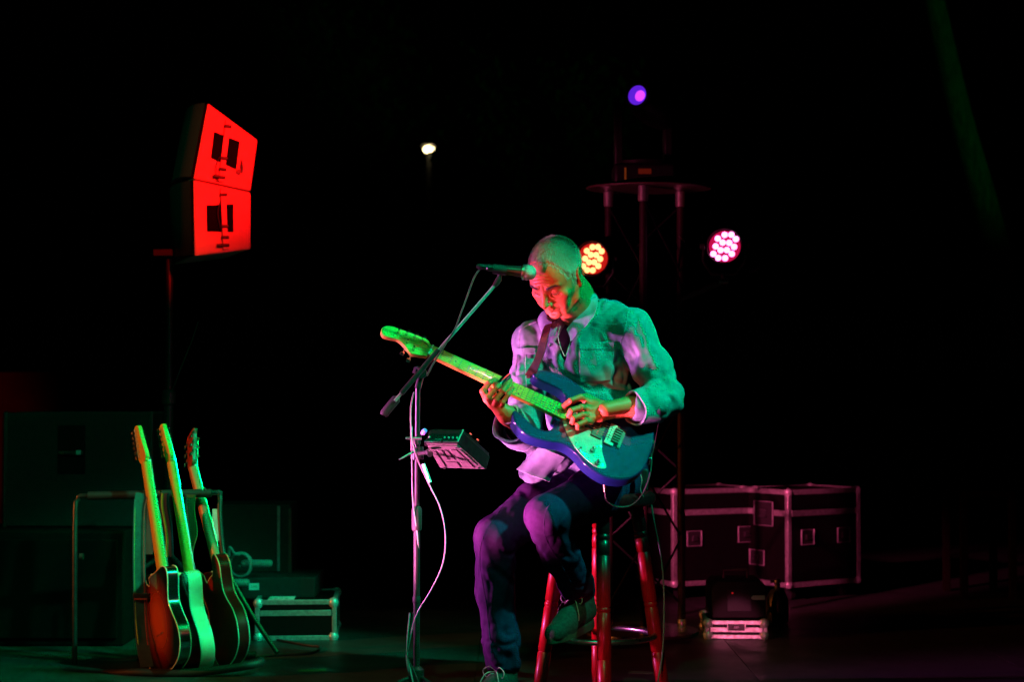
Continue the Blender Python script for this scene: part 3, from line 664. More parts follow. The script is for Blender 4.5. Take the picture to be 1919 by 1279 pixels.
hf.cone((0, .088, -.0545), (0, .090, -.062), .0095, .012, k=.008)
hf.chain([(-.026, .076, -.0705), (-.010, .0925, -.0685), (0, .0935, -.0695), (.010, .0925, -.0685), (.026, .076, -.0705)], [.0028, .0048, .0042, .0048, .0028], k=.004)
hf.chain([(-.022, .079, -.0775), (0, .0905, -.0800), (.022, .079, -.0775)], [.0032, .0062, .0032], k=.004)
hf.chain([(-.028, .080, -.0735), (0, .1005, -.0740), (.028, .080, -.0735)], [.0018, .0016, .0018], k=.0025, op='s')
hf.ell((0, .089, -.0915), (.014, .006, .005), k=.008, op='s')
def surf_y(x, z):
    i, k = int(round((x-hf.lo[0])/hf.h)), int(round((z-hf.lo[2])/hf.h)); c_ = hf.V[i, :, k]; j = np.where(c_ < 0)[0].max()
    return hf.lo[1]+hf.h*(j+c_[j]/(c_[j]-c_[j+1]))
for dz, w_ in ((.030, .026), (.041, .034), (.052, .032), (.062, .026)):      # forehead creases
    pts_ = [(x_, surf_y(x_, dz+.003*math.cos(x_*90))+.0008, dz+.003*math.cos(x_*90)) for x_ in np.linspace(-w_, w_, 9)]
    hf.chain(pts_, [.0008, .0016, .0020, .0022, .0022, .0022, .0020, .0016, .0008], k=.004, op='s')
for s_ in (-.006, .007):
    hf.chain([(s_, surf_y(s_, z_)+.0006, z_) for z_ in (.012, .019, .026)], [.0012, .0018, .0008], k=.004, op='s')
for s in (-1, 1):               # ears
    EA = [(1, -s*.30, 0), (s*.30, 1, -.12), (0, .12, 1)]
    hf.ell((s*.0775, -.014, -.012), (.0065, .0175, .031), EA, k=.005)
    hf.ell((s*.085, -.008, -.010), (.006, .009, .016), EA, k=.003, op='s')
    ring = [(s*.083, -.026+.012*math.cos(t)*0+.0+(-.004+.0165*math.cos(t))+.012, -.009+.028*math.sin(t)) for t in np.linspace(-.6, 3.6, 9)]
    hf.chain(ring, [.0032]*9, k=.003)
    hf.ell((s*.079, -.008, -.040), (.005, .008, .009), k=.005)
nb = toH(neckb); c7 = toH(C7)
hf.cone((0, -.030, -.045), tuple(nb), .054, .058, k=.022)
hf.cone((0, -.055, -.02), tuple(c7), .038, .05, k=.03)
hf.cone((0, .035, -.085), tuple(nb+np.array((0, .03, .01))), .022, .035, k=.025)
hv, hfc = hf.mesh()
hn = vnormals(hv, hfc)
hv = hv+hn*(perlin(hv/.012)*.00035+perlin(hv/.004)*.00018)[:, None]
head_world = toW(hv); hfc_w = hfc[:, ::-1]

# ---- hands
def hand(fld, wrist, fingers, palm, thumb):
    W = A(wrist)
    for pts, rs in palm: fld.chain([A(p) for p in pts], rs, k=.010)
    for pts, rs in fingers+thumb: fld.chain([A(p) for p in pts], rs, k=.0035)
gO = A(P(1148, 818, 5.52))                                   # guitar frame: bridge at the origin
GS = np.array((-.907, 0, .423)); GS /= np.linalg.norm(GS)
tl = R(40); perp = np.array((.423, 0, .907)); perp /= np.linalg.norm(perp)
GT = perp*math.cos(tl)+np.array((0, math.sin(tl), 0)); GN = np.cross(GS, GT); GN = GN if GN[1] < 0 else -GN
def gp(px, py, z=0.):                                          # pixel on the guitar's front plane (raised by z) -> world
    return A(onplane(px, py, Vector(gO+GN*z), Vector(GN)))
rh = Field(np.minimum(A(P(890, 700, 5.5)), A(P(1000, 830, 5.7)))-np.array((.02, .14, .02))*1.0, np.maximum(A(P(890, 700, 5.5)), A(P(1000, 830, 5.7)))+np.array((.02, .02, .06)), .0017)
rh.lo[2] = P(0, 840, 5.6)[2]
rh = Field((A(P(893, 0, 5.4))[0]-.02, 5.30, P(0, 850, 5.6)[2]), (A(P(1005, 0, 5.6))[0]+.02, 5.75, P(0, 690, 5.5)[2]), .0018)
r = .0088
fing = [([P(909, 742, 5.475), P(905, 734, 5.452), P(917, 718, 5.455), gp(930, 712, .014)], [.0115, .0098, .0088, .0078]),
        ([P(917, 752, 5.470), P(914, 745, 5.450), P(931, 727, 5.450), gp(945, 712, .016)], [.0115, .0100, .0090, .0080]),
        ([P(928, 757, 5.468), P(930, 749, 5.448), P(943, 733, 5.446), gp(957, 713, .014)], [.0112, .0098, .0088, .0078]),
        ([P(939, 762, 5.472), P(942, 755, 5.455), P(952, 741, 5.455), gp(961, 727, .013)], [.0105, .0088, .0078, .0070])]
palm = [([P(914, 748, 5.480), P(938, 770, 5.488), P(952, 784, 5.50)], [.016, .020, .024]),
        ([P(925, 755, 5.478), P(945, 772, 5.486), P(958, 786, 5.50)], [.014, .021, .024]),
        ([P(936, 760, 5.480), P(954, 774, 5.490), P(962, 788, 5.50)], [.013, .020, .023]),
        ([P(948, 781, 5.495), P(966, 792, 5.52), P(975, 804, 5.56), P(980, 810, 5.63)], [.026, .025, .031, .036])]
thumb = [([P(948, 778, 5.52), P(930, 752, 5.56), P(918, 722, 5.575), gp(908, 696, -.010)], [.016, .013, .0110, .0095])]
hand(rh, wrR, fing, palm, thumb)
rv, rf = rh.mesh()
lh = Field((P(1045, 0, 5.45)[0], 5.32, P(0, 830, 5.5)[2]), (P(1245, 0, 5.6)[0], 5.72, P(0, 720, 5.45)[2]), .0018)
fing = [([gp(1102, 752, .036), gp(1088, 745, .052), gp(1070, 751, .050), gp(1058, 761, .028), gp(1060, 769, .014)], [.0125, .0110, .0100, .0092, .0080]),
        ([gp(1104, 766, .036), gp(1090, 764, .054), gp(1071, 770, .052), gp(1066, 779, .030), gp(1075, 783, .014)], [.0122, .0108, .0100, .0092, .0082]),
        ([gp(1106, 779, .034), gp(1093, 778, .050), gp(1075, 784, .048), gp(1073, 792, .028), gp(1083, 794, .013)], [.0118, .0105, .0098, .0088, .0080]),
        ([gp(1108, 790, .030), gp(1098, 790, .043), gp(1083, 797, .040), gp(1083, 802, .024), gp(1092, 802, .011)], [.0110, .0098, .0090, .0082, .0074])]
palm = [([gp(1101, 755, .038), gp(1120, 762, .036), gp(1140, 765, .032)], [.016, .020, .023]),
        ([gp(1103, 770, .040), gp(1122, 770, .037), gp(1142, 769, .032)], [.016, .021, .024]),
        ([gp(1106, 785, .034), gp(1124, 779, .034), gp(1142, 774, .031)], [.015, .020, .022]),
        ([gp(1134, 768, .033), gp(1158, 768, .034), A(P(1190, 765, 5.55)), A(P(1225, 755, 5.61))], [.0265, .0275, .034, .040])]
thumb = [([gp(1122, 758, .022), gp(1098, 745, .024), gp(1080, 748, .026), gp(1062, 760, .018)], [.017, .0135, .0115, .0095])]
hand(lh, wrL, fing, palm, thumb)
lv, lf = lh.mesh()
def knuck(v, f):
    n = vnormals(v, f); return v+n*(perlin(v/.011)*.0007+perlin(v/.005)*.00025)[:, None]
rv = knuck(rv, rf); lv = knuck(lv, lf)
# ---- the rest of the body, under the clothes
bf = Field((P(860, 0, 5.6)[0], 5.25, .02), (P(1300, 0, 5.6)[0], 6.1, P(0, 560, 5.7)[2]), .006)
def torso(f, g, k=.03):
    for px, py, Y, rr in ((1094, 672, 5.765, (.165, .112, .150)), (1112, 770, 5.79, (.155, .122, .15)), (1128, 850, 5.83, (.140, .125, .11))):
        f.ell(A(P(px, py, Y)), (rr[0]+g, rr[1]+g, rr[2]+g), TA, k=k)
    f.cone(A(P(1092, 610, 5.76)), A(shL), .062+g, .058+g, k=.03); f.cone(A(P(1085, 612, 5.77)), A(shR), .062+g, .056+g, k=.03)
torso(bf, -.012)
bf.cone(A(shL), A(elL), .050, .040); bf.cone(A(elL), A(wrL), .038, .024); bf.cone(A(shR), A(elR), .048, .038); bf.cone(A(elR), A(wrR), .036, .022)
for h_, k_, a_ in ((hipR, knR, anR), (hipL, knL, anL)):
    bf.cone(A(h_), A(k_), .070, .042); bf.cone(A(k_), A(a_), .038, .028)
    bf.cone(A(a_), A(a_)+np.array((-.01, -.02, -.03)), .028, .022)
bf.cone(A(P(1090, 622, 5.76)), A(P(1092, 640, 5.77)), .045, .08)
bv, bfc = bf.mesh()
vs = [head_world, rv, lv, bv]; fs = []; k0_ = 0
for v_, f_ in ((head_world, hfc_w), (rv, rf), (lv, lf), (bv, bfc)): fs.append(f_+k0_); k0_ += len(v_)
body = meshobj('body', np.concatenate(vs)-NPb, np.concatenate(fs), skin, man, sharp=0)

# ---- hair: scalp shell plus thousands of short strands
z0 = hv[:, 2]; y0 = hv[:, 1]; x0 = np.abs(hv[:, 0])
def hairmask(v):
    x, y, z = np.abs(v[:, 0]), v[:, 1], v[:, 2]
    front = .060-.8*np.clip(y-.03, 0, 1)*0
    crown = (z > .058+.55*np.clip(y, -.02, .2)) & (y < .066)
    side = (z > .004-.25*np.clip(y, -.2, 0)*0-(y < -.03)*.045) & (y < .040+.25*(z-.03)-.0*x) & (y < .055)
    side &= ~((z < .02) & (y > .022)); burn = (np.abs(y-.008) < .010) & (z > -.03) & (z < .02) & (x > .06)
    ear = (x > .0785) & (z < .02) & (z > -.05) & (np.abs(y+.012) < .03)
    return (crown | side | burn) & ~ear & (z > -.075)
hm = hairmask(hv)
fm = hm[hfc].all(1)
used = np.unique(hfc[fm]); remap = np.full(len(hv), -1); remap[used] = np.arange(len(used))
edge = np.zeros(len(hv)); # taper at the border
bord = np.unique(hfc[hm[hfc].any(1) & ~fm]); dist = np.full(len(hv), .02)
bt = hv[bord]
from mathutils.kdtree import KDTree
kd = KDTree(len(bt))
for i, q in enumerate(bt): kd.insert(q, i)
kd.balance()
for i in used: dist[i] = min(.02, kd.find(hv[i])[2])
off = np.clip(dist/.016, 0, 1)*.0016
hs = hv+hn*(off*(1+.5*perlin(hv/np.array((.004, .010, .008))))+.0004)[:, None]
hair = meshobj('hair', toW(hs[used])-NPb, remap[hfc_w[fm]], scalp_m, man, sharp=0)
mixv = np.clip(dist[used]/.020, 0, 1)*np.clip(.62+.5*perlin(hv[used]/.007)+.35*perlin(hv[used]/.0025), 0, 1)
mixv *= np.where((hv[used, 2] > .055) & (hv[used, 1] > -.05), .62, 1)
at = hair.data.color_attributes.new('thickness', 'FLOAT_COLOR', 'POINT'); at.data.foreach_set('color', np.stack([mixv]*3+[np.ones_like(mixv)], 1).astype(np.float32).ravel())
t_ = scalp_m.node_tree; b_ = t_.nodes['Principled BSDF']; a_n = t_.nodes.new('ShaderNodeAttribute'); a_n.attribute_name = 'thickness'; mx_ = t_.nodes.new('ShaderNodeMix'); mx_.data_type = 'RGBA'
rn = [n for n in t_.nodes if n.bl_idname == 'ShaderNodeValToRGB'][0]; t_.links.new(a_n.outputs['Fac'], mx_.inputs[0]); mx_.inputs[6].default_value = (.60, .19, .072, 1); t_.links.new(rn.outputs[0], mx_.inputs[7]); t_.links.new(mx_.outputs[2], b_.inputs['Base Color'])
sel = rng.choice(used, 30000); sel = sel[rng.random(len(sel)) < np.clip(dist[sel]/.016, .08, 1)*np.where((hv[sel, 2] > .055) & (hv[sel, 1] > -.03), .55, 1)]; 
cand = np.where(~hm & (hv[:, 2] > -.02) & (hv[:, 1] < .075) & (np.abs(hv[:, 0]) < .079) & (hv[:, 1] > -.09))[0]; cand = rng.choice(cand, 26000, replace=False) if len(cand) > 26000 else cand
extra = [i for i in cand if (lambda d_: d_ < .011 and rng.random() < .30*(1-d_/.011)**1.5)(kd.find(hv[i])[2])]
for i in extra: dist[i] = .004; off[i] = 0
sel = np.concatenate([sel, np.array(extra, int)])
sv = []; sf = []
for i in sel:
    p = hv[i]+rng.normal(size=3)*.0008; n = hn[i]
    tz = float(np.clip((p[2]-.04)/.04, 0, 1)); comb = np.array((p[0]*2., .25+.65*tz, -1+.65*tz)); comb -= n*(comb@n); comb /= np.linalg.norm(comb)+1e-9
    grow = n*.55+comb*.8+rng.normal(size=3)*.22; grow /= np.linalg.norm(grow)
    L = (.007+.009*rng.random())*min(1, .35+dist[i]/.02); side = np.cross(grow, n); side = side/(np.linalg.norm(side)+1e-9)*.0007
    a = p+n*off[i]*.6; q = a+grow*L*.6; e = a+grow*L*.9+comb*L*.3; k = len(sv)
    sv += [a-side, a+side, q+side*.8, q-side*.8, e]; sf += [(k, k+1, k+2, k+3), (k+3, k+2, k+4)]
nb_ = len(sf)
for s in (-1, 1):       # eyebrows
    for q in range(420):
        t = rng.random(); c = np.array((s*(.014+.034*t), surf_y(s*(.014+.034*t), .013+.006*math.sin(t*2.6))+.0006, .013+.006*math.sin(t*2.6)))+rng.normal(size=3)*np.array((.0010, .0004, .0017))
        d = np.array((s*.8, -.25*t, .25-.5*t))+rng.normal(size=3)*.2; d /= np.linalg.norm(d); k = len(sv); sd = np.array((0, .0001, .0004))
        sv += [c-sd, c+sd, c+d*.0065]; sf += [(k, k+1, k+2)]
brow_m = mat('dark_brow', (.10, .08, .07), None, 60, .8)
st = meshobj('hair_strands', (toW(np.array(sv))-NPb).tolist(), sf, [hair_m, brow_m], man, sharp=0); st['kind'] = 'stuff'
st.data.polygons.foreach_set('material_index', [0]*nb_+[1]*(len(sf)-nb_))
for s in (-1, 1):
    MB().tube([Vector(toW(np.array(q_))-NPb) for q_ in ((s*.0165, .0845, -.0118), (s*.024, .0872, -.0140), (s*.032, .0872, -.0146), (s*.040, .0832, -.0132), (s*.046, .0785, -.0105))], [.0005, .0010, .0011, .0010, .0006], 6).build('eyelashes', brow_m, man)
MH = Matrix([list(HL)+[0], list(HF)+[0], list(HU)+[0], [0, 0, 0, 1]]).transposed(); MH.translation = Vector(H0)-base

# ---- clothes
def soft_edge(o):      # keep low light from breaking up on the facets
    for k_, v_ in (('shadow_terminator_normal_offset', .004), ('shadow_terminator_geometry_offset', .3), ('shadow_terminator_shading_offset', .25)):
        if hasattr(o, k_): setattr(o, k_, v_)
soft_edge(body); soft_edge(hair)
def cloth(fld, name, m, parent, disp):
    v, f = fld.mesh(8); n = vnormals(v, f); d = disp(v); v = relax(v+n*d[:, None], f, 3)
    o = meshobj(name, v-NPb, f, m, parent, sharp=0); soft_edge(o); return o, v, f
fs_ = Field((P(930, 0, 5.7)[0], 5.36, P(0, 925, 5.7)[2]), (P(1310, 0, 5.7)[0], 6.06, P(0, 520, 5.8)[2]), .0042)
torso(fs_, .012)
fs_.chain([A(P(1098, 592, 5.79)), A(P(1140, 600, 5.75)), A(shL)], [.060, .060, .066], k=.03)
fs_.chain([A(shL), A(P(1222, 690, 5.655)), A(elL)], [.068, .062, .057], k=.025)
fs_.chain([A(elL), A(P(1222, 757, 5.575)), A(P(1200, 762, 5.55))], [.058, .057, .054], k=.02)
fs_.chain([A(shR), A(P(990, 720, 5.72)), A(elR)], [.062, .060, .056], k=.025)
fs_.chain([A(elR), A(P(972, 806, 5.585))], [.058, .054], k=.02)
tail_ax = (-.25, -.75, .6)
fs_.chain([A(P(1075, 815, 5.66)), A(P(1035, 850, 5.62)), A(P(1003, 880, 5.63))], [.075, .070, .056], k=.02, flat=(tail_ax, .35))
fs_.cone(A(wrL), A(elL), .040, .046, k=.008, op='s'); fs_.cone(A(P(962, 794, 5.51)), A(P(978, 809, 5.615)), .044, .040, k=.008, op='s')
# neck opening and the open front below it
fs_.cone(A(neckb)-np.array((0, 0, .02)), A(neckb)+np.array((-.03, -.02, .16)), .060, .075, k=.012, op='s')
fs_.cone(A(P(1050, 618, 5.665)), A(P(1046, 634, 5.665)), .024, .018, k=.006, op='s')
vdir = [A(P(1070, 596, 5.67)), A(P(1056, 640, 5.655)), A(P(1053, 692, 5.66))]
fs_.chain(vdir, [.036, .020, .008], k=.006, op='s')
elbL, elbR, armp = A(elL), A(elR), A(P(1168, 665, 5.66))
uaL = A(elL)-A(shL); faL = A(wrL)-A(elL)
def shirt_disp(v):
    d = .0052*folds(v, upv+.35*lat, .060, 4.2, 3.3)+.0020*folds(v, upv-.5*lat, .030, 4., 8.3)
    wE = near(v, elbL, .04, .15); d = d*(1-wE)+wE*.014*folds(v, np.cross(uaL, np.array((0, 1, 0)))+uaL*.5, .042, 3.0, 9.1)
    wA = near(v, armp, .03, .12); d += wA*.014*folds(v, (-.25, 0, 1), .040, 5, 1.7)
    wB = near(v, A(P(1130, 760, 5.62)), .06, .17); d += wB*.012*folds(v, (1, 0, -.28), .045, 4, 5.9)
    wR = near(v, A(P(985, 715, 5.70)), .05, .17); d += wR*.010*folds(v, (1, .3, -.3), .035, 2.6, 12.4)
    wC = near(v, elbR, .03, .09); d += wC*.006*folds(v, (1, 0, .5), .03, 3, 2.2)
    return d
shirt, sv_, sf_ = cloth(fs_, 'shirt', denim, man, shirt_disp)
SB = BVHTree.FromPolygons([tuple(x) for x in sv_], [tuple(x) for x in sf_.tolist()])
CAM = Vector((0, 0, CAMZ))
def ray(px, py, tree=None, off=.002):
    d = (P(px, py, 1.)-CAM).normalized(); h = (tree or SB).ray_cast(CAM, d)
    return None if h[0] is None else (h[0]+h[1]*off*(1 if h[1].dot(d) < 0 else -1), h[1] if h[1].dot(d) < 0 else -h[1])
def cloth_patch(name, poly_px, thick, m, parent, nx=14, ny=10, tree=None):
    "a sewn-on piece: a bilinear patch laid on the cloth, with real thickness"
    a, b, c, d = [Vector(p) for p in poly_px]; V = []; N = []
    for j in range(ny+1):
        for i in range(nx+1):
            u, v = i/nx, j/ny; q = a*(1-u)*(1-v)+b*u*(1-v)+c*u*v+d*(1-u)*v; h = ray(q.x, q.y, tree)
            if h is None: h = (V[-1]+(V[-1]-V[-2]) if len(V) > 1 else Vector((0, 5.6, 1)), N[-1] if N else Vector((0, -1, 0)))
            V.append(h[0]); N.append(h[1])
    vs = [V[i]+N[i]*thick-base for i in range(len(V))]+[V[i]-N[i]*.004-base for i in range(len(V))]; fs = []; w_ = nx+1; o_ = len(V)
    for j in range(ny):
        for i in range(nx): k = j*w_+i; fs += [(k, k+w_, k+w_+1, k+1), (o_+k, o_+k+1, o_+k+w_+1, o_+k+w_)]
    rim = [i for i in range(w_)]+[j*w_+nx for j in range(1, ny+1)]+[ny*w_+i for i in range(nx-1, -1, -1)]+[j*w_ for j in range(ny-1, 0, -1)]
    fs += [(rim[i], rim[(i+1) % len(rim)], o_+rim[(i+1) % len(rim)], o_+rim[i]) for i in range(len(rim))]
    return meshobj(name, vs, fs, m, parent, sharp=50)
def seam(name, px_pts, rad, m, parent, tree=None, sub=6, flat=True):
    pts = spline([Vector((x, y, 0)) for x, y in px_pts], sub); out = []
    for q in pts:
        h = ray(q.x, q.y, tree, 0)
        if h and (not out or (h[0]-base-out[-1]).length < .06): out.append(h[0]-base+h[1]*rad*.3)
    if len(out) < 3: return None
    return MB().tube(out, [rad*(1+.35*math.sin(i*2.1)) for i in range(len(out))], 6).build(name, m, parent)
cloth_patch('pocket', [(1086, 652), (1148, 652), (1144, 712), (1088, 716)], .0016, denim, shirt)
cloth_patch('pocket_flap', [(1086, 643), (1151, 642), (1150, 655), (1086, 655)], .0045, denim, shirt, 16, 5)
cloth_patch('pocket_flap', [(968, 654), (1003, 653), (1003, 664), (968, 665)], .004, denim, shirt, 12, 4)
for a_ in ([(1086, 643), (1151, 642)], [(1086, 655), (1104, 657), (1118, 663), (1134, 657), (1150, 655)], [(1088, 716), (1144, 712)], [(1086, 657), (1088, 716)], [(1150, 655), (1144, 712)],
           [(1182, 572), (1176, 590), (1171, 620), (1164, 640), (1166, 660)], [(1108, 545), (1140, 556), (1176, 572)], [(1116, 606), (1150, 609), (1172, 604)],
           [(975, 620), (972, 650), (966, 690)], [(1005, 604), (985, 612), (972, 622)], [(985, 655), (985, 700), (990, 760)],
           [(1046, 690), (1048, 715), (1040, 740)]):
    seam('seam', a_, .0016, denim_edge, shirt)
#cloth_patch('placket', [(1022, 640), (1036, 634), (1040, 720), (1024, 730)], .004, denim, shirt, 6, 14)
for px, py in ((1031, 648), (1030, 676), (1031, 706), (1118, 653)):
    h = ray(px, py, None, .004)
    if h: MB(T(h[0]-base)@h[1].to_track_quat('Z', 'Y').to_matrix().to_4x4()).lathe([(.0005, .003), (.0045, .003), (.0052, .0015), (.005, -.002)], seg=12).build('button', steel, shirt)
# ---- collar: a folded band that stands round the neck and falls open
def band(name, pts_top, pts_bot, thick, m, parent, sub=8, bulge=0., wave=.0015):
    a = spline(pts_top, sub); b = spline(pts_bot, sub); n = len(a); rows = 5; V = []
    for j in range(rows+1):
        t = j/rows
        for i in range(n):
            q = a[i].lerp(b[i], t); V.append(q)
    G = np.array([tuple(q) for q in V]).reshape(rows+1, n, 3)
    du = np.gradient(G, axis=1); dv = np.gradient(G, axis=0); N = np.cross(du, dv); N /= np.linalg.norm(N, axis=2)[..., None]+1e-9
    tt = np.linspace(0, 1, rows+1)[:, None, None]
    G = G+N*(bulge*np.sin(np.pi*tt))+N*(wave*np.sin(np.arange(n)*.9)[None, :, None]*tt)
    a1 = (G+N*thick/2).reshape(-1, 3)-NPb; a2 = (G-N*thick/2).reshape(-1, 3)-NPb; o_ = len(a1); fs = []
    for j in range(rows):
        for i in range(n-1): k = j*n+i; fs += [(k, k+1, k+n+1, k+n), (o_+k, o_+k+n, o_+k+n+1, o_+k+1)]
    rim = [i for i in range(n)]+[j*n+n-1 for j in range(1, rows+1)]+[rows*n+i for i in range(n-2, -1, -1)]+[j*n for j in range(rows-1, 0, -1)]
    fs += [(rim[i], rim[(i+1) % len(rim)], o_+rim[(i+1) % len(rim)], o_+rim[i]) for i in range(len(rim))]
    o = meshobj(name, np.concatenate([a1, a2]).tolist(), fs, m, parent, sharp=50)
    e = [Vector(q)-base for q in G[-1]]; MB().tube(e, .0016, 6).build('collar_hem' if 'collar' in name else 'hem', denim_edge, o); return o
band('collar', [P(1062, 618, 5.655), P(1082, 592, 5.655), P(1100, 560, 5.69), P(1103, 533, 5.76), P(1092, 524, 5.84)],
     [P(1069, 640, 5.615), P(1092, 618, 5.60), P(1113, 592, 5.62), P(1120, 562, 5.70), P(1108, 543, 5.85)], .003, denim, shirt, bulge=.006)
band('collar', [P(1048, 606, 5.655), P(1038, 606, 5.66), P(1026, 598, 5.70), P(1024, 580, 5.76)],
     [P(1040, 629, 5.65), P(1030, 630, 5.655), P(1014, 618, 5.69), P(1008, 600, 5.75)], .003, denim, shirt, bulge=.005)
# lapels that fall open below the collar
#band('lapel', [P(1070, 636, 5.612), P(1062, 668, 5.60), P(1060, 704, 5.60)], [P(1083, 634, 5.60), P(1078, 666, 5.59), P(1066, 702, 5.592)], .003, denim, shirt)
#band('lapel', [P(1052, 640, 5.615), P(1050, 668, 5.60), P(1054, 704, 5.60)], [P(1040, 640, 5.61), P(1037, 668, 5.592), P(1044, 706, 5.592)], .003, denim, shirt)
# ---- turned-back cuffs: hollow bands
def cuff(a, b, r0, r1, th=.006, name='cuff', seg=36, tilt=0, sq=1.):
    a, b = Vector(a), Vector(b); M = frame(a, (b-a), (0, 0, 1)); L = (b-a).length; V = []; n = 8
    prof = [(0, r0-th), (0, r0), (L*.5, (r0+r1)/2+.002), (L, r1), (L, r1-th), (L*.5, (r0+r1)/2-th), (0, r0-th)]
    for x, rr in prof[:-1]:
        for k in range(seg):
            an = 2*math.pi*k/seg; w_ = 1+.035*math.sin(3*an+1)+.03*math.sin(5*an+x*60)
            V.append(M@Vector((x+.006*math.sin(2*an+1)*(1 if x > L*.6 else -.6), rr*w_*math.cos(an), rr*w_*sq*math.sin(an)))-base)
    m = 6; F = [(i*seg+k, i*seg+(k+1) % seg, ((i+1) % m)*seg+(k+1) % seg, ((i+1) % m)*seg+k) for i in range(m) for k in range(seg)]
    o = meshobj(name, V, F, denim, shirt, sharp=45)
    MB().tube([V[1*seg+k] for k in range(seg)], .0017, 6, closed=True).build('hem', denim_edge, o)
    MB().tube([V[3*seg+k] for k in range(seg)], .0017, 6, closed=True).build('hem', denim_edge, o)
cuff(P(1188, 766, 5.535), P(1228, 758, 5.59), .056, .062)
cuff(P(955, 796, 5.50), P(976, 812, 5.60), .060, .062, sq=.95)
# ---- hem of the shirt tail
band('shirt_tail', [P(1010, 838, 5.555), P(1035, 848, 5.55), P(1058, 858, 5.56)], [P(968, 880, 5.57), P(1000, 893, 5.545), P(1030, 903, 5.55)], .004, denim, shirt, bulge=.010, wave=.004)
# ---- dark undershirt
fu = Field((P(1010, 0, 5.7)[0], 5.5, P(0, 760, 5.7)[2]), (P(1130, 0, 5.7)[0], 5.95, P(0, 560, 5.8)[2]), .004)
fu.ell(A(P(1094, 672, 5.765)), (.170, .117, .155), TA); fu.cone(A(P(1088, 606, 5.755)), A(P(1088, 640, 5.76)), .066, .10, k=.03)
fu.cone(A(neckb)+np.array((0, 0, .0)), A(neckb)+np.array((-.03, -.02, .16)), .060, .08, k=.006, op='s')
uv, uf = fu.mesh(); meshobj('undershirt', uv-NPb, uf, tee_m, man, sharp=0)
# ---- jeans
fj = Field((P(870, 0, 5.6)[0], 5.36, .08), (P(1260, 0, 5.9)[0], 6.12, P(0, 820, 5.8)[2]), .0045)
fj.ell(A(P(1132, 885, 5.86)), (.142, .130, .100), TA, k=.03); fj.ell(A(P(1132, 905, 5.88)), (.140, .14, .07), None, k=.03)
fj.chain([A(hipR), A(P(1010, 950, 5.73)), A(knR)], [.098, .085, .067], k=.03)
fj.chain([A(knR), A(P(928, 1110, 5.66)), A(P(939, 1200, 5.67)), A(P(943, 1246, 5.67))], [.067, .062, .057, .055], k=.02)
fj.chain([A(hipL), A(P(1110, 930, 5.65)), A(knL)], [.090, .084, .066], k=.03)
fj.chain([A(knL), A(P(1050, 1040, 5.62)), A(P(1080, 1095, 5.73)), A(P(1086, 1112, 5.76))], [.066, .060, .054, .050], k=.02)
fj.cone(A(anR)-np.array((0, 0, .03)), A(P(943, 1235, 5.67)), .046, .044, k=.004, op='s'); fj.cone(A(anL)-np.array((0, 0, .04)), A(P(1084, 1105, 5.73)), .042, .038, k=.004, op='s')
kR, kL, akR, akL = A(knR), A(knL), A(anR), A(anL)
def jean_disp(v):
    d = .0035*folds(v, (0, 0, 1), .06, 4, 4.4)+.0014*folds(v, (.3, 0, 1), .02, 4, 1.4)
    for c_, ax, s_ in ((A(P(945, 1050, 5.66)), (.8, .2, -.6), 1.1), (A(P(1040, 1010, 5.60)), (.8, .3, -.5), 6.1)):
        w_ = near(v, c_, .03, .13); d += w_*.014*folds(v, ax, .042, 5, s_)
    for c_, s_ in ((A(P(940, 1225, 5.66)), 3.1), (A(P(1082, 1100, 5.74)), 8.2)):
        w_ = near(v, c_, .03, .14); d += w_*.012*folds(v, (1, .3, -.25), .034, 4, s_)
    w_ = near(v, A(P(1080, 925, 5.72)), .03, .15); d += w_*.010*folds(v, (1, 0, -.9), .05, 4, 2.5)
    return d
jeans, jv, jf = cloth(fj, 'jeans', jean_m, man, jean_disp)
JB = BVHTree.FromPolygons([tuple(x) for x in jv], [tuple(x) for x in jf.tolist()])
for a_ in ([(968, 905), (935, 960), (905, 1010), (900, 1060), (912, 1140), (922, 1240)], [(1075, 905), (1030, 945), (1020, 1000), (1052, 1060), (1075, 1100)]):
    s_ = seam('seam', a_, .0014, jean_m, jeans, JB)
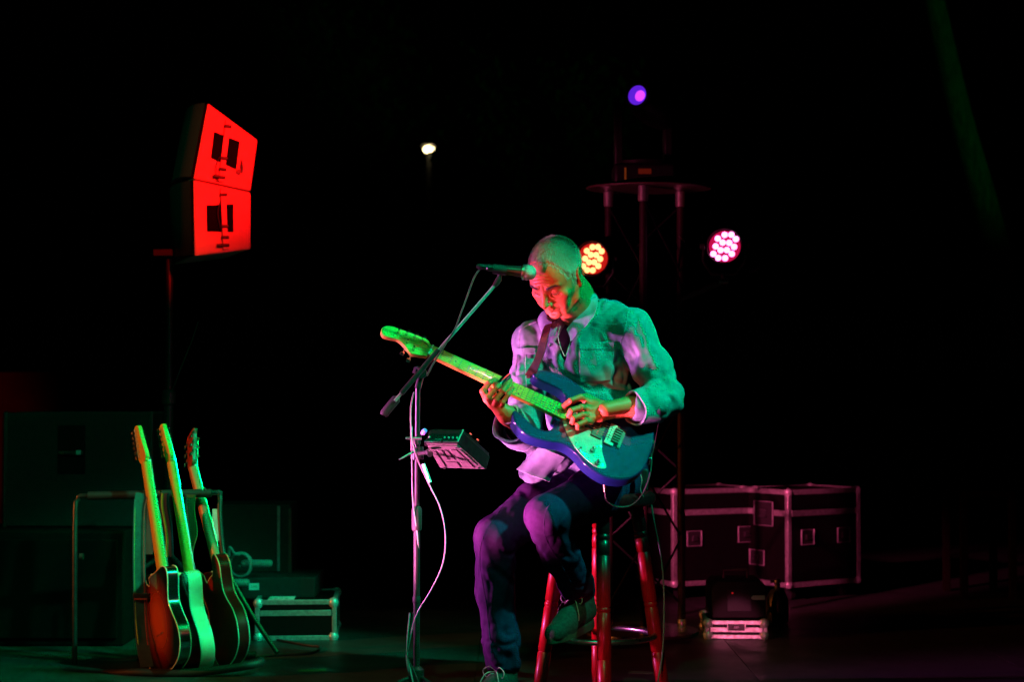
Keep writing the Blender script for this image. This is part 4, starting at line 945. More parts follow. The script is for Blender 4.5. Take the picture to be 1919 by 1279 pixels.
# ---- shoes with laces
def shoe(an, yaw, pitch, ground=True):
    M = T(Vector(an)-base)@Rz(yaw)@Rx(pitch)         # local: -y forward, z up, ankle at origin
    f = Field((-.07, -.24, -.13), (.07, .10, .06), .0028)
    f.chain([(0, .035, -.050), (0, -.03, -.052), (0, -.10, -.070), (0, -.165, -.082)], [.036, .040, .040, .034], k=.02)
    f.chain([(0, .02, 0), (0, .015, -.04)], [.040, .040], k=.02); f.chain([(0, -.01, -.015), (0, -.07, -.045)], [.034, .034], k=.02)
    f.half((0, 0, -.098), (0, 0, -1)); f.cone((0, .015, .05), (0, .005, -.01), .034, .030, k=.004, op='s')
    v, fc = f.mesh(); n = vnormals(v, fc); v = v+n*(perlin(v/.01)*.0006)[:, None]
    W = np.array([tuple(M@Vector(q)) for q in v]); s = meshobj('shoe', W, fc, shoe_m, man, sharp=0)
    out = [(0.041*math.cos(t)*(1 if math.sin(t) > -.2 else .95), -.065+.135*math.sin(t)) for t in np.linspace(0, 2*math.pi, 40)[:-1]]
    out = [(x*(1.05 if y < -.08 else .95), y) for x, y in out]
    MB(M).prism(out, -.112, -.082).build('sole', sole_m, s, bevel=.004)
    lc = MB(M)
    for i in range(5):
        y = -.045-.017*i; z = -.008-.0125*i+.012
        lc.tube([(-.024, y, z-.008), (-.012, y-.004, z), (.012, y+.006, z), (.024, y+.004, z-.008)], .0022, 6)
    for sg in (-1, 1):
        lc.tube(spline([(0, -.035, .012), (sg*.02, -.045, .026), (sg*.042, -.05, .012), (sg*.03, -.045, -.008), (0, -.038, .008)], 6), .0018, 6)
        lc.tube(spline([(0, -.035, .010), (sg*.022, -.06, .006), (sg*.040, -.075, -.03), (sg*.046, -.085, -.055)], 6), .0018, 6)
    lc.build('lace', lace_m, s)
shoe(anR, -34, 0); shoe(anL, -34, 7)
# ---- bracelet, ring slide, lanyard in the shirt opening
br = MB(T(Vector(P(955, 778, 5.493))-base)@(Vector(P(968, 790, 5.53))-Vector(P(948, 770, 5.49))).to_track_quat('Z', 'Y').to_matrix().to_4x4())
br.tube([(.0325*math.cos(t), .0325*math.sin(t), .004*math.sin(2*t)) for t in np.linspace(0, 2*math.pi, 33)[:-1]], .0022, 8, closed=True)
br.build('bracelet', lace_m, man)
nk = [h[0]-base for h in (ray(x, y, None, .006) for x, y in ((1046, 612), (1050, 640), (1056, 664), (1064, 640), (1068, 618))) if h]
for k_, q_ in enumerate(([(1050, 612), (1046, 630), (1050, 650), (1058, 668)], [(1070, 612), (1072, 628), (1066, 650), (1060, 668)])):
    pts_ = [P(x, y, 5.652-.006*i)-base for i, (x, y) in enumerate(q_)]
    MB().tube(spline(pts_, 6), .0013, 6).build('earphone_wire', lace_m, man)
# ================================================================== guitars
maple = mat('maple_neck', (.66, .44, .06), (.52, .32, .04), 30, .5, spec=.2, stretch=(3, 40, 40))
maple_head = mat('maple_headstock', (.68, .47, .07), (.58, .38, .05), 26, .5, spec=.2, stretch=(3, 30, 30))
fret_m = mat('fret_wire', (.30, .26, .20), None, 60, .35, metal=1)
inlay = mat('black_inlay', (.015, .015, .015), None, 40, .4)
string_m = mat('string', (.75, .72, .66), None, 60, .25, metal=1)
bluebody = mat('metallic_blue_lacquer', (.005, .018, .100), (.004, .016, .088), 18, .5, metal=.0, coat=.6, spec=.12)
mirror_guard = mat('pearly_pickguard', (.32, .38, .36), (.20, .27, .27), 55, .35, coat=.7, contrast=(.3, .7))
dark_pick = mat('pickup_cover', (.03, .03, .03), None, 40, .35)
cream = mat('cream_lacquer', (.72, .62, .42), (.66, .55, .36), 12, .28, coat=.6)
binding_m = mat('cream_binding', (.80, .76, .62), None, 60, .4)
cherry = mat('cherry_lacquer', (.26, .008, .006), (.18, .006, .004), 12, .35, coat=.12, spec=.1)
black_lac_shade = mat('black_lacquer_and_shade', (.010, .008, .008), None, 30, .16, coat=.7)  # real black on the sunburst guitar, painted shade on the cream guitar's back
mahog = mat('mahogany_neck', (.48, .26, .12), (.40, .20, .09), 20, .3, coat=.3, stretch=(3, 30, 30))
redhead = mat('red_headstock_back', (.40, .05, .015), None, 20, .3, coat=.3)
sunb = mat('sunburst_lacquer', (.55, .13, .02), None, 10, .20, coat=.8)
t_ = sunb.node_tree; b_ = t_.nodes['Principled BSDF']
tc_ = t_.nodes.new('ShaderNodeTexCoord'); mp_ = t_.nodes.new('ShaderNodeMapping'); gr_ = t_.nodes.new('ShaderNodeTexGradient'); gr_.gradient_type = 'SPHERICAL'
mp_.inputs['Location'].default_value = (-.10, .0, 0); mp_.inputs['Scale'].default_value = (4.2, 5.7, 0); mp_.inputs['Location'].default_value = (-.20, .0, 0)
rp_ = t_.nodes.new('ShaderNodeValToRGB'); rp_.color_ramp.elements[0].position = .22; rp_.color_ramp.elements[0].color = (.004, .002, .002, 1); rp_.color_ramp.elements[1].position = .80; rp_.color_ramp.elements[1].color = (.50, .08, .010, 1)
e_ = rp_.color_ramp.elements.new(.42); e_.color = (.12, .006, .002, 1)
t_.links.new(tc_.outputs['Object'], mp_.inputs[0]); t_.links.new(mp_.outputs[0], gr_.inputs[0]); t_.links.new(gr_.outputs['Fac'], rp_.inputs[0]); t_.links.new(rp_.outputs[0], b_.inputs['Base Color'])

def make_guitar(name, label, M, spec, group=None):
    "local frame: x towards the headstock, y across, z out of the front; the bridge is the origin"
    g = thing(name, label, 'guitar', M, group)
    out = smooth_closed(spec['outline'], 7); th = spec.get('thick', .044); SL = .648; nj = spec.get('joint', .19)
    body_o = MB().prism(out, -th, 0).build('body', spec['body'], g, bevel=spec.get('bev', .006), bseg=3)
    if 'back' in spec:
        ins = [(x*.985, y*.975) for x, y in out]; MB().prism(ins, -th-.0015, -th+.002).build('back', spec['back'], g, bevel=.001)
    if spec.get('binding'):
        for z in (-th+.001, -.001):
            MB().tube([(x, y, z) for x, y in out], .0022, 6, closed=True).build('binding', spec['bmat'], body_o)
    # neck
    rows = []; V = []; F = []; seg = 12
    xs = [nj-.03, nj, nj+.05, .45, .60, SL]
    for x in xs:
        wd = (.056+(.042-.056)*max(0, (x-nj))/(SL-nj))/2; d = .030 if x <= nj else .021-.001*(x-.3)
        for k in range(seg):
            a = math.pi*k/(seg-1); V.append((x, wd*math.cos(a), .002-d*math.sin(a)**.8))
    for i in range(len(xs)-1):
        for k in range(seg-1): F.append((i*seg+k, (i+1)*seg+k, (i+1)*seg+k+1, i*seg+k+1))
        F.append((i*seg, i*seg+seg-1, (i+1)*seg+seg-1, (i+1)*seg))
    F += [tuple(range(seg)), tuple((len(xs)-1)*seg+k for k in range(seg))[::-1]]
    neck = meshobj('neck', V, F, spec['neck'], g)
    fe = spec.get('fbend', .155)
    fb = MB(); w0, w1 = .0285, .021
    fb.add([(fe, -w0, .002), (SL, -w1, .002), (SL, w1, .002), (fe, w0, .002), (fe, -w0, .0075), (SL, -w1, .0075), (SL, w1, .0075), (fe, w0, .0075)],
           [(3, 2, 1, 0), (4, 5, 6, 7), (0, 1, 5, 4), (1, 2, 6, 5), (2, 3, 7, 6), (3, 0, 4, 7)])
    fbo = fb.build('fretboard', spec['fb'], g, bevel=.001)
    fw = lambda x: w0+(w1-w0)*(x-fe)/(SL-fe)
    for k in range(1, 23 if spec.get('frets', True) else 1):
        x = SL*2**(-k/12)
        if x < fe+.002: break
        MB().tube([(x, -fw(x)+.0005, .0078), (x, fw(x)-.0005, .0078)], .0013, 6).build('fret', fret_m, fbo)
    if spec.get('frets', True):
        for k in (3, 5, 7, 9, 12, 15, 17, 19, 21):
            x = (SL*2**(-k/12)+SL*2**(-(k-1)/12))/2
            for yy in ((-.012, .012) if k == 12 else (0,)):
                MB(T((x, yy, .0074))).lathe([(.0031, 0), (.0031, .0005)], seg=12).build('inlay_dot', inlay, fbo)
    MB().box((SL+.0025, 0, .006), (.005, .042, .012)).build('nut', binding_m, g)
    # headstock
    H = T((SL+.003, 0, 0))@Ry(spec.get('tilt', 2))
    ho = smooth_closed(spec['head'], 6)
    hd = MB(H).prism(ho, -.0125, .003).build('headstock', spec['hmat'], g, bevel=.002)
    for i, (x, y, s) in enumerate(spec['tuners']):
        t = MB(H@T((x, y, 0)))
        t.lathe([(.0048, .003), (.0048, .006), (.0032, .007), (.0030, .018), (.0036, .019), (.0036, .021), (.001, .0215)], seg=14)
        t.box((0, s*.004, -.017), (.013, .017, .009)); t.tube([(0, s*.010, -.017), (0, s*(abs(spec.get('reach', .028)))-0*s, -.017)], .0019, 8)
        L_ = spec.get('reach', .028)
        t.box((0, s*(L_+.005), -.017), (.013, .013, .0065))
        t.build('tuner', chrome, g, bevel=.0012)
    # strings
    for i in range(6):
        yb = -.0262+.01048*i; yn = -.0175+.007*i; rr = .0004+.00008*abs(5-i)
        pts = [(-.004, yb, .016 if spec.get('front', True) else .012), (SL, yn, .0125)]
        if i < len(spec['tuners']):
            x, y, s = spec['tuners'][i]; q = H@Vector((x, y, .012)); pts.append(tuple(q))
        MB().tube(pts, rr, 5).build('string', string_m, g)
    return g, out

# ---- the blue guitar on the man's lap
MG = Matrix([list(GS)+[0], list(GT)+[0], list(GN)+[0], [0, 0, 0, 1]]).transposed(); MG.translation = Vector(gO)
lap = [(-.135, -.01), (-.130, -.075), (-.095, -.135), (-.030, -.166), (.040, -.155), (.095, -.125), (.140, -.118), (.190, -.136), (.250, -.146), (.300, -.125), (.325, -.090), (.318, -.072), (.285, -.082), (.240, -.100), (.200, -.092), (.180, -.065), (.185, -.040), (.200, -.030),
       (.200, .030), (.188, .045), (.190, .068), (.215, .085), (.260, .088), (.300, .088), (.318, .100), (.312, .120), (.275, .140), (.220, .150), (.160, .138), (.110, .118), (.060, .128), (.0, .155), (-.060, .155), (-.110, .115), (-.132, .055)]
head42 = [(0, -.021), (.012, -.030), (.045, -.042), (.060, -.040), (.085, -.022), (.110, -.012), (.135, -.018), (.158, -.020), (.172, -.004), (.168, .016), (.150, .028), (.100, .034), (.050, .038), (.022, .036), (.008, .024), (0, .021)]
spec = dict(outline=lap, body=bluebody, neck=maple, fb=maple, head=head42, hmat=maple_head, bev=.009, thick=.046, joint=.19, fbend=.158,
            tuners=[(.050, -.026, -1), (.078, -.010, -1), (.040, .024, 1), (.066, .023, 1), (.093, .020, 1), (.120, .014, 1)])
G, gout = make_guitar('electric_guitar', 'metallic blue electric guitar with maple neck resting across the seated man\'s lap', MG, spec)
gw = lambda px, py, z=0: MG.inverted()@Vector(gp(px, py, z))
def onf(px, py): q = gw(px, py); return (q.x, q.y)
guard = [onf(*q) for q in ((1128, 846), (1131, 860), (1136, 875), (1131, 880), (1118, 877), (1104, 868), (1088, 853), (1073, 834), (1061, 812), (1054, 790), (1060, 786), (1090, 800), (1108, 806), (1126, 812), (1128, 828))]
MB().prism(smooth_closed(guard, 4), .0005, .0030).build('pickguard', mirror_guard, G, bevel=.0006)
hard_m = mat('satin_bridge_metal', (.34, .34, .32), (.24, .24, .23), 90, .4, metal=.35)
sad_m = mat('dark_saddle_metal', (.07, .07, .06), (.04, .04, .035), 90, .35, metal=.6)
MB().box((.004, 0, .0045), (.032, .088, .005)).build('bridge', hard_m, G, bevel=.0012)
for i in range(6):
    y = -.0262+.01048*i
    MB().box((-.012, y, .0105), (.026, .0066, .007)).build('saddle', sad_m, G, bevel=.001)
    MB(T((.012, y, .0072))).lathe([(.0024, 0), (.0024, .0006)], seg=10).build('screw_hole', inlay, G)
MB().box((-.030, 0, .0035), (.012, .080, .004)).build('bridge_tail', sad_m, G, bevel=.001)
for x, wd, m_ in ((.050, .038, dark_pick), (.135, .030, dark_pick)):
    MB().box((x, 0, .0045), (wd, .078, .008)).build('pickup', m_, G, bevel=.0015)
    for i in range(6):
        MB(T((x, -.0262+.01048*i, .0088))).lathe([(.0024, 0), (.0024, .0009)], seg=10).build('pole_piece', chrome, G)
for q in ((1110, 846), (1119, 870)):
    x, y = onf(*q)
    MB(T((x, y, .003))@Rz(20)).lathe([(.0085, 0), (.0085, .001), (.0070, .002), (.0066, .013), (.0060, .0155), (.0045, .0165), (.001, .017)], seg=22).build('knob', chrome, G)
x, y = onf(1086, 845); t = MB(T((x, y, .003))); t.lathe([(.005, 0), (.005, .002), (.002, .003)], seg=14); t.tube([(0, 0, .003), (.003, .002, .010)], .0014, 8)
t.lathe([(.001, .009), (.0036, .011), (.0036, .015), (.001, .0165)], seg=12); t.build('switch', chrome, G)
for q in ((1079, 832), (1093, 851), (1125, 838), (1129, 873), (1099, 860)):
    x, y = onf(*q); MB(T((x, y, .003))).lathe([(.0026, 0), (.0026, .0008), (.001, .0011)], seg=10).build('screw', chrome, G)
for x, y in ((.322, .108), (-.137, .0)):
    MB(T((x, y, -.023))@Ry(90 if x > 0 else -90)).lathe([(.003, 0), (.003, .006), (.0062, .008), (.0062, .010), (.002, .011)], seg=14).build('strap_button', chrome, G)
# lettering on the headstock: flat script-like print
def text_on(txt, size, M, m, parent, name='lettering', shear=.0):
    cu = bpy.data.curves.new('lettering', 'FONT'); cu.body = txt; cu.size = size; cu.extrude = .0002; cu.shear = shear; cu.align_x = 'CENTER'; cu.align_y = 'CENTER'
    o = bpy.data.objects.new('tmp', cu); col.objects.link(o); dg = bpy.context.evaluated_depsgraph_get(); me = bpy.data.meshes.new_from_object(o.evaluated_get(dg))
    bpy.data.objects.remove(o); me.transform(M); me.materials.clear(); me.materials.append(m)
    o = bpy.data.objects.new(name, me); col.objects.link(o); o.parent = parent; return o
HT = T((.651, 0, 0))@Ry(2)
text_on('Silhouette', .0165, HT@T((.140, .006, .0034))@Rz(180-4), inlay, G, shear=.3)
text_on('MUSIC MAN', .0078, HT@T((.074, .008, .0034))@Rz(180-10), inlay, G)
# ---- strap from horn to shoulder
def ribbon(pts, wdir, width, thick, name, m, parent=None, sub=8, off=None):
    pts = spline(pts, sub); V = []; F = []
    for i, p in enumerate(pts):
        wd = Vector(wdir[0]).lerp(Vector(wdir[1]), i/(len(pts)-1)).normalized(); t = (pts[min(i+1, len(pts)-1)]-pts[max(i-1, 0)]).normalized(); wd = (wd-t*wd.dot(t)).normalized(); n = t.cross(wd)
        for a, b in ((-1, -1), (1, -1), (1, 1), (-1, 1)): V.append(p+wd*a*width/2+n*b*thick/2)
    for i in range(len(pts)-1):
        for k in range(4): F.append((i*4+k, i*4+(k+1) % 4, (i+1)*4+(k+1) % 4, (i+1)*4+k))
    F += [(3, 2, 1, 0), tuple((len(pts)-1)*4+k for k in range(4))]
    return meshobj(name, V, F, m, parent, sharp=50)
# ================================================================== strap, leads (need the man and the guitar)
st_pts = [gp(991, 706, -.02), A(P(1001, 690, 5.58)), A(P(1013, 662, 5.585)), A(P(1021, 630, 5.60)), A(P(1029, 608, 5.67)), A(P(1045, 598, 5.76))]
o = ribbon([Vector(q) for q in st_pts], ((.7, -.3, .4), (.8, -.5, .2)), .030, .003, 'guitar_strap', strap_m)
tag(o, 'brown leather strap running from the blue guitar up over the man\'s shoulder', 'strap')
o = ribbon([Vector(gp(1000, 695, -.02)), Vector(gp(993, 703, -.02)), Vector(gp(990, 709, -.024))], ((.6, -.2, .6), (.6, -.2, .6)), .018, .004, 'strap_end', strap_m, o)
# slide over the middle finger
a_, b_ = Vector(gp(935, 722, .030)), Vector(gp(953, 704, .026))
M = T(a_)@(b_-a_).to_track_quat('Z', 'Y').to_matrix().to_4x4(); L = (b_-a_).length
s = thing('guitar_slide', 'shiny chrome slide tube worn on a finger over the guitar neck', 'guitar slide', M)
MB().lathe([(.0095, 0), (.0115, 0), (.0118, .002), (.0118, L-.002), (.0110, L), (.0085, L)], seg=26).build('tube', chrome, s)
MB().lathe([(.0118, -.004), (.0126, -.003), (.0126, -.001), (.0118, 0)], seg=26).build('collar_ring', steel, s)
# guitar lead: plug, loop, strap side
ld = thing('guitar_lead', 'thin dark lead plugged into the bottom edge of the blue guitar', 'cable', P(1133, 900, 5.46))
pb = P(1133, 900, 5.46)
MB().tube([P(1132, 888, 5.46)-pb, P(1133, 896, 5.46)-pb, P(1133, 899, 5.46)-pb, P(1134, 922, 5.465)-pb], [.004, .004, .0072, .0062], 12).build('plug', mat('brass_plug', (.5, .36, .16), None, 40, .3, metal=1), ld)
MB().tube([q-pb for q in spline([P(1134, 920, 5.465), P(1137, 938, 5.47), P(1155, 950, 5.50), P(1182, 948, 5.52), P(1203, 928, 5.52), P(1217, 895, 5.52), P(1221, 862, 5.54), P(1217, 842, 5.58)])], .0026, 8).build('cord', rubber, ld)
MB().tube([P(1223, 826, 5.56)-pb, P(1217, 845, 5.57)-pb], [.0065, .006], 10).build('plug', mat('green_plug', (.12, .35, .12), None, 40, .4), ld)
pk = thing('monitor_pack', 'small belt pack with a short loop of wire behind the man\'s hip', 'radio pack', P(1208, 900, 5.66))
b0 = P(1208, 900, 5.66)
MB().box((0, 0, 0), (.022, .03, .07)).build('case', black_m, pk, bevel=.004)
MB().tube([q-b0 for q in spline([P(1216, 872, 5.66), P(1224, 846, 5.66), P(1231, 812, 5.68), P(1235, 790, 5.72)])], .0022, 6).build('antenna', rubber, pk)
MB().tube([q-b0 for q in spline([P(1196, 880, 5.63), P(1203, 900, 5.62), P(1200, 918, 5.63), P(1206, 932, 5.65)])], .0015, 6).build('wire', lace_m, pk)
# cable hanging beside the stool
o = MB().tube(spline([P(1219, 935, 5.75), P(1226, 980, 5.75), P(1238, 1040, 5.78), P(1244, 1110, 5.78), P(1243, 1200, 5.75), P(1236, 1262, 5.72), P(1222, 1330, 5.66)]), .0030, 8).build('hanging_cable', mat('grey_cable', (.16, .14, .14), None, 40, .5))
tag(o, 'pale thin cable hanging down beside the right leg of the bar stool', 'cable')

# ================================================================== bar stool
wood = mat('cherry_stained_wood', (.42, .006, .010), (.24, .003, .006), 9, .32, coat=.06, spec=.3, stretch=(30, 30, 3), bump=.08, bscale=60)
sc0 = Vector((P(1126, 935, 5.80).x, 5.80, 0))
stool = thing('bar_stool', 'tall round bar stool of cherry red turned wood under the seated man', 'bar stool', sc0)
ST = .69
MB().lathe([(.02, ST-.045), (.165, ST-.045), (.180, ST-.038), (.186, ST-.025), (.184, ST-.010), (.172, ST), (.02, ST-.004)], seg=48).build('seat', wood, stool)
MB().lathe([(.05, ST-.065), (.10, ST-.065), (.10, ST-.045)], seg=32).build('swivel_plate', black_m, stool)
for ang in (-90, 0, 90, 180):
    a = R(ang); top = Vector((.118*math.cos(a), .118*math.sin(a), ST-.03)); bot = Vector((.212*math.cos(a), .212*math.sin(a), 0.0))
    d = bot-top; L = d.length; M = T(top)@d.to_track_quat('Z', 'Y').to_matrix().to_4x4(); pr = [(.020, 0), (.0225, .03)]
    for g in (.105, .125, .175, .345, .362, .515):
        pr += [(.0235, g-.004), (.0205, g-.0015), (.0205, g+.0015), (.0235, g+.004)]
    pr += [(.0225, L-.05), (.019, L-.01), (.017, L-.001)]
    lg = MB(M).lathe(pr, seg=24).build('leg', wood, stool, sharp=60)
    MB(M@T((0, 0, L-.006))).lathe([(.019, -.012), (.0195, .0), (.0195, .006)], seg=16).build('foot_cap', rubber, lg)
rr = .180
MB().tube([(rr*math.cos(t), rr*math.sin(t), .205) for t in np.linspace(0, 2*math.pi, 49)[:-1]], .010, 10, closed=True).build('foot_ring', steel, stool)

# ================================================================== microphone on its boom stand
mb = P(781, 1000, 5.42); mb.z = 0
ms = thing('microphone_stand', 'black boom microphone stand with a long green-lit boom left of the man', 'microphone stand', mb)
tp = P(783, 728, 5.42)
MB().tube([(0, 0, .10), (.0, 0, .62)], .0105, 16).build('lower_tube', black_m, ms)
MB().tube([(0, 0, .60), tp-mb], .0078, 14).build('upper_tube', black_m, ms)
MB().lathe([(.010, .585), (.0155, .59), (.0165, .60), (.0165, .655), (.012, .665)], seg=20).build('clutch', rubber, ms)
piv = P(790, 700, 5.42)-mb
c = MB(); c.tube([tp-mb, piv], .011, 14); c.tube([piv-Vector((.0, .022, 0)), piv+Vector((0, .022, 0))], .017, 18); c.tube([piv+Vector((-.006, -.012, 0)), piv+Vector((-.022, -.03, .006))], [.004, .007], 10); c.build('swivel', black_m, ms)
MB().tube([P(785, 690, 5.40)-mb, P(781, 694, 5.39)-mb], [.007, .012], 12).build('knob', rubber, ms)
e0, e1 = P(740, 752, 5.34), P(931, 531, 5.385)
MB().tube([e0-mb, e1-mb], .0052, 12).build('boom_arm', mat('satin_boom', (.34, .34, .34), None, 50, .35, metal=0), ms)
MB().tube([P(752, 738, 5.342)-mb, P(822, 656, 5.360)-mb], .0085, 12).build('boom_sleeve', black_m, ms)
MB().tube([P(718, 779, 5.35)-mb, P(720, 776, 5.35)-mb, P(743, 748, 5.36)-mb, P(746, 745, 5.36)-mb], [.011, .0145, .0145, .007], 20).build('counterweight', rubber, ms)
MB().tube([P(926, 537, 5.385)-mb, P(931, 530, 5.385)-mb, P(936, 522, 5.385)-mb], [.0065, .0098, .0098], 14).build('boom_tip', black_m, ms)
cl = MB(); cl.tube([P(935, 524, 5.385)-mb, P(938, 512, 5.385)-mb], .008, 12); cl.tube([P(924, 504, 5.385)-mb, P(950, 508, 5.385)-mb], [.0155, .0170], 16); cl.build('microphone_clip', rubber, ms)
for k, an in enumerate((200, 320, 80)):
    f = Vector((math.cos(R(an))*.31, math.sin(R(an))*.31, .012))
    lg = MB().tube([(0, 0, .135), f], .0068, 10).build('leg', black_m, ms); MB().tube([f*.93+Vector((0, 0, .002)), f*1.03], .011, 10).build('foot', rubber, lg)
MB().lathe([(.012, .10), (.024, .105), (.024, .15), (.014, .16)], seg=18).build('leg_hub', black_m, ms)
for z in (.36, .86):
    MB().lathe([(.0115, z), (.0125, z+.002), (.0125, z+.018), (.0115, z+.02)], seg=14).build('cable_tie', rubber, ms)
m0, m1 = P(925, 503, 5.385), P(981, 510, 5.385)
Mm = T(m1)@(m0-m1).to_track_quat('Z', 'Y').to_matrix().to_4x4(); L = (m0-m1).length
mic = thing('microphone', 'dark handheld vocal microphone with silver mesh ball by the man\'s forehead', 'microphone', Mm)
MB().lathe([(.0165, 0), (.0185, .002), (.0172, .02), (.0135, L*.75), (.0110, L), (.0110, L+.02), (.009, L+.022)], seg=28).build('handle', black_m, mic)
MB().lathe([(.0185, -.004), (.0248, -.003), (.0255, .0), (.0248, .004), (.0188, .006)], seg=32).build('grille_band', steel, mic)
gm = mat('mic_mesh', (.58, .58, .58), (.25, .25, .25), 700, .34, metal=.8, bump=1, bscale=900, contrast=(.45, .55))
MB().lathe([(.0245, -.002), (.0256, -.010), (.0250, -.020), (.0215, -.030), (.0150, -.037), (.0070, -.0405), (.001, -.041)], seg=36).build('grille', gm, mic, sharp=0)
MB().tube([(0, 0, L+.018), (0, 0, L+.020), (0, 0, L+.045), (0, 0, L+.055)], [.009, .0095, .0095, .005], 14).build('plug', black_m, mic)
c0 = P(903, 498, 5.44)
o = MB().tube(spline([P(908, 500, 5.385), P(901, 503, 5.385), P(888, 522, 5.38), P(874, 560, 5.37), P(862, 592, 5.36), P(852, 618, 5.355), P(832, 650, 5.345), P(812, 682, 5.34), P(800, 705, 5.335)]), .0030, 8).build('microphone_cable', mat('cable_jacket', (.05, .05, .05), None, 40, .4))
tag(o, 'microphone cable curving down from the microphone to the boom of its stand', 'cable')
pink_c = mat('pale_cable', (.24, .22, .22), None, 40, .4)
o = MB().tube(spline([P(776, 735, 5.40), P(770, 770, 5.40), P(772, 860, 5.40), P(774, 940, 5.40), P(783, 1010, 5.41), P(784, 1050, 5.42)]), .0026, 8).build('stand_cable', pink_c)
tag(o, 'pale cable clinging to the upper part of the microphone stand', 'cable')
o = MB().tube(spline([P(772, 800, 5.36), P(772, 825, 5.34), P(782, 860, 5.33), P(800, 900, 5.32), P(826, 955, 5.32), P(835, 1010, 5.34), P(829, 1060, 5.36), P(806, 1110, 5.38), P(781, 1152, 5.40), P(768, 1200, 5.41), P(762, 1240, 5.41), P(774, 1290, 5.40), P(790, 1340, 5.30)]), .0023, 8).build('looping_cable', pink_c)
tag(o, 'pale cable hanging in a wide loop from the small mixer to the stand\'s foot', 'cable')
for dx in (0, 7):
    o = MB().tube(spline([P(768+dx, 1150, 5.38), P(764+dx/2, 1190, 5.37), P(763, 1230, 5.36), P(770+dx, 1262, 5.35), P(778+dx*2, 1300, 5.30)]), .0028, 8).build('stand_foot_cable', rubber if dx else pink_c)
    tag(o, ('pale' if not dx else 'dark')+' cable running down the lowest part of the microphone stand', 'cable')
sp = MB().tube([P(793, 870, 5.325), P(806, 905, 5.32)], .0062, 10).build('cable_sleeve', mat('white_heatshrink', (.75, .75, .75), None, 30, .4)); tag(sp, 'short white sleeve round the looping cable under the mixer', 'cable sleeve')

# ================================================================== small mixer clamped on the stand, seen from below
mx = thing('vocal_mixer', 'small compact mixer clamped to the microphone stand, its vented underside facing out', 'mixer', P(855, 845, 5.40))
mo = P(855, 845, 5.40)
Y0 = 5.30
q = dict(a=P(797, 830, 5.30), b=P(856, 831, 5.30), c=P(912, 880, 5.44), d=P(824, 877, 5.44))
und = [q['a'], q['b'], q['c'], q['d']]
nrm = (und[1]-und[0]).cross(und[3]-und[0]).normalized(); nrm = nrm if nrm.y > 0 else -nrm
ub = (und[1]-und[0]).normalized(); vb = nrm.cross(ub)
up_ = [p+Vector((0.012, .020, .040)) for p in und]
case_m = mat('black_case', (.004, .004, .005), (.007, .007, .007), 60, .6, spec=.06)
plate_m = mat('grey_steel_plate', (.14, .13, .13), (.09, .085, .085), 80, .38, metal=.2, rvar=.1)
MB().hull([p-mo for p in und], [p-mo for p in up_]).build('case', case_m, mx, bevel=.003)
def quad(u0, v0, u1, v1, lift, h=.004, name='vent_rib', m=plate_m, bev=.0008):
    def bl(u, v): return und[0].lerp(und[1], u).lerp(und[3].lerp(und[2], u), v)
    lo = [bl(u, v)-nrm*lift-mo for u, v in ((u0, v0), (u1, v0), (u1, v1), (u0, v1))]; hi = [p+nrm*h for p in lo]
    return MB().hull(lo, hi).build(name, m, mx, bevel=bev)
quad(.02, .02, .98, .98, .002, .003, 'underside_plate')
for a in ((.05, .06, .95, .16), (.06, .30, .17, .92), (.24, .25, .36, .62), (.24, .70, .50, .92), (.42, .25, .52, .62), (.58, .74, .70, .93), (.62, .22, .80, .90), (.86, .22, .93, .80)):
    quad(*a, .006, .005)
for a in ((.40, .55), (.9, .9), (.12, .95), (.88, .12)):
    quad(a[0]-.02, a[1]-.02, a[0]+.02, a[1]+.02, .008, .004, 'rubber_foot', rubber)
# knob panel above the underside
pn = [P(795, 829, 5.30), P(856, 830, 5.30), P(868, 806, 5.34), P(812, 804, 5.34)]
pnn = (pn[1]-pn[0]).cross(pn[3]-pn[0]).normalized(); pnn = pnn if pnn.y < 0 else -pnn
MB().hull([p-mo for p in pn], [p-mo-pnn*.02 for p in pn]).build('control_panel', case_m, mx, bevel=.002)
def pb_(u, v, lift=0): return pn[0].lerp(pn[1], u).lerp(pn[3].lerp(pn[2], u), v)+pnn*lift-mo
qn = pnn.to_track_quat('Z', 'Y').to_matrix().to_4x4()
for u, v in [(.56+.13*i, .28+.38*j) for i in range(4) for j in range(2)]+[(.08, .3), (.10, .7), (.2, .5)]:
    MB(T(pb_(u, v))@qn).lathe([(.0034, 0), (.0034, .002), (.0026, .0065), (.001, .007)], seg=10).build('knob', mat('pale_knob', (.6, .6, .62), None, 30, .3) if not bpy.data.materials.get('pale_knob') else bpy.data.materials['pale_knob'], mx)
MB().hull([pb_(.27, .15, .001), pb_(.50, .15, .001), pb_(.50, .85, .001), pb_(.27, .85, .001)], [pb_(.27, .15, .003), pb_(.50, .15, .003), pb_(.50, .85, .003), pb_(.27, .85, .003)]).build('button_field', plate_m, mx, bevel=.0005)
for u0, u1 in ((.0, .5), (.58, 1.0)):
    MB().hull([pb_(u0, -.02, .0), pb_(u1, -.02, .0), pb_(u1, .07, .0), pb_(u0, .07, .0)], [pb_(u0, -.02, .004), pb_(u1, -.02, .004), pb_(u1, .07, .004), pb_(u0, .07, .004)]).build('panel_rail', steel, mx)
MB().tube([P(857, 829, 5.30)-mo, P(868, 806, 5.335)-mo], .0025, 8).build('edge_trim', mat('trim', (.4, .4, .4), None, 30, .3), mx)
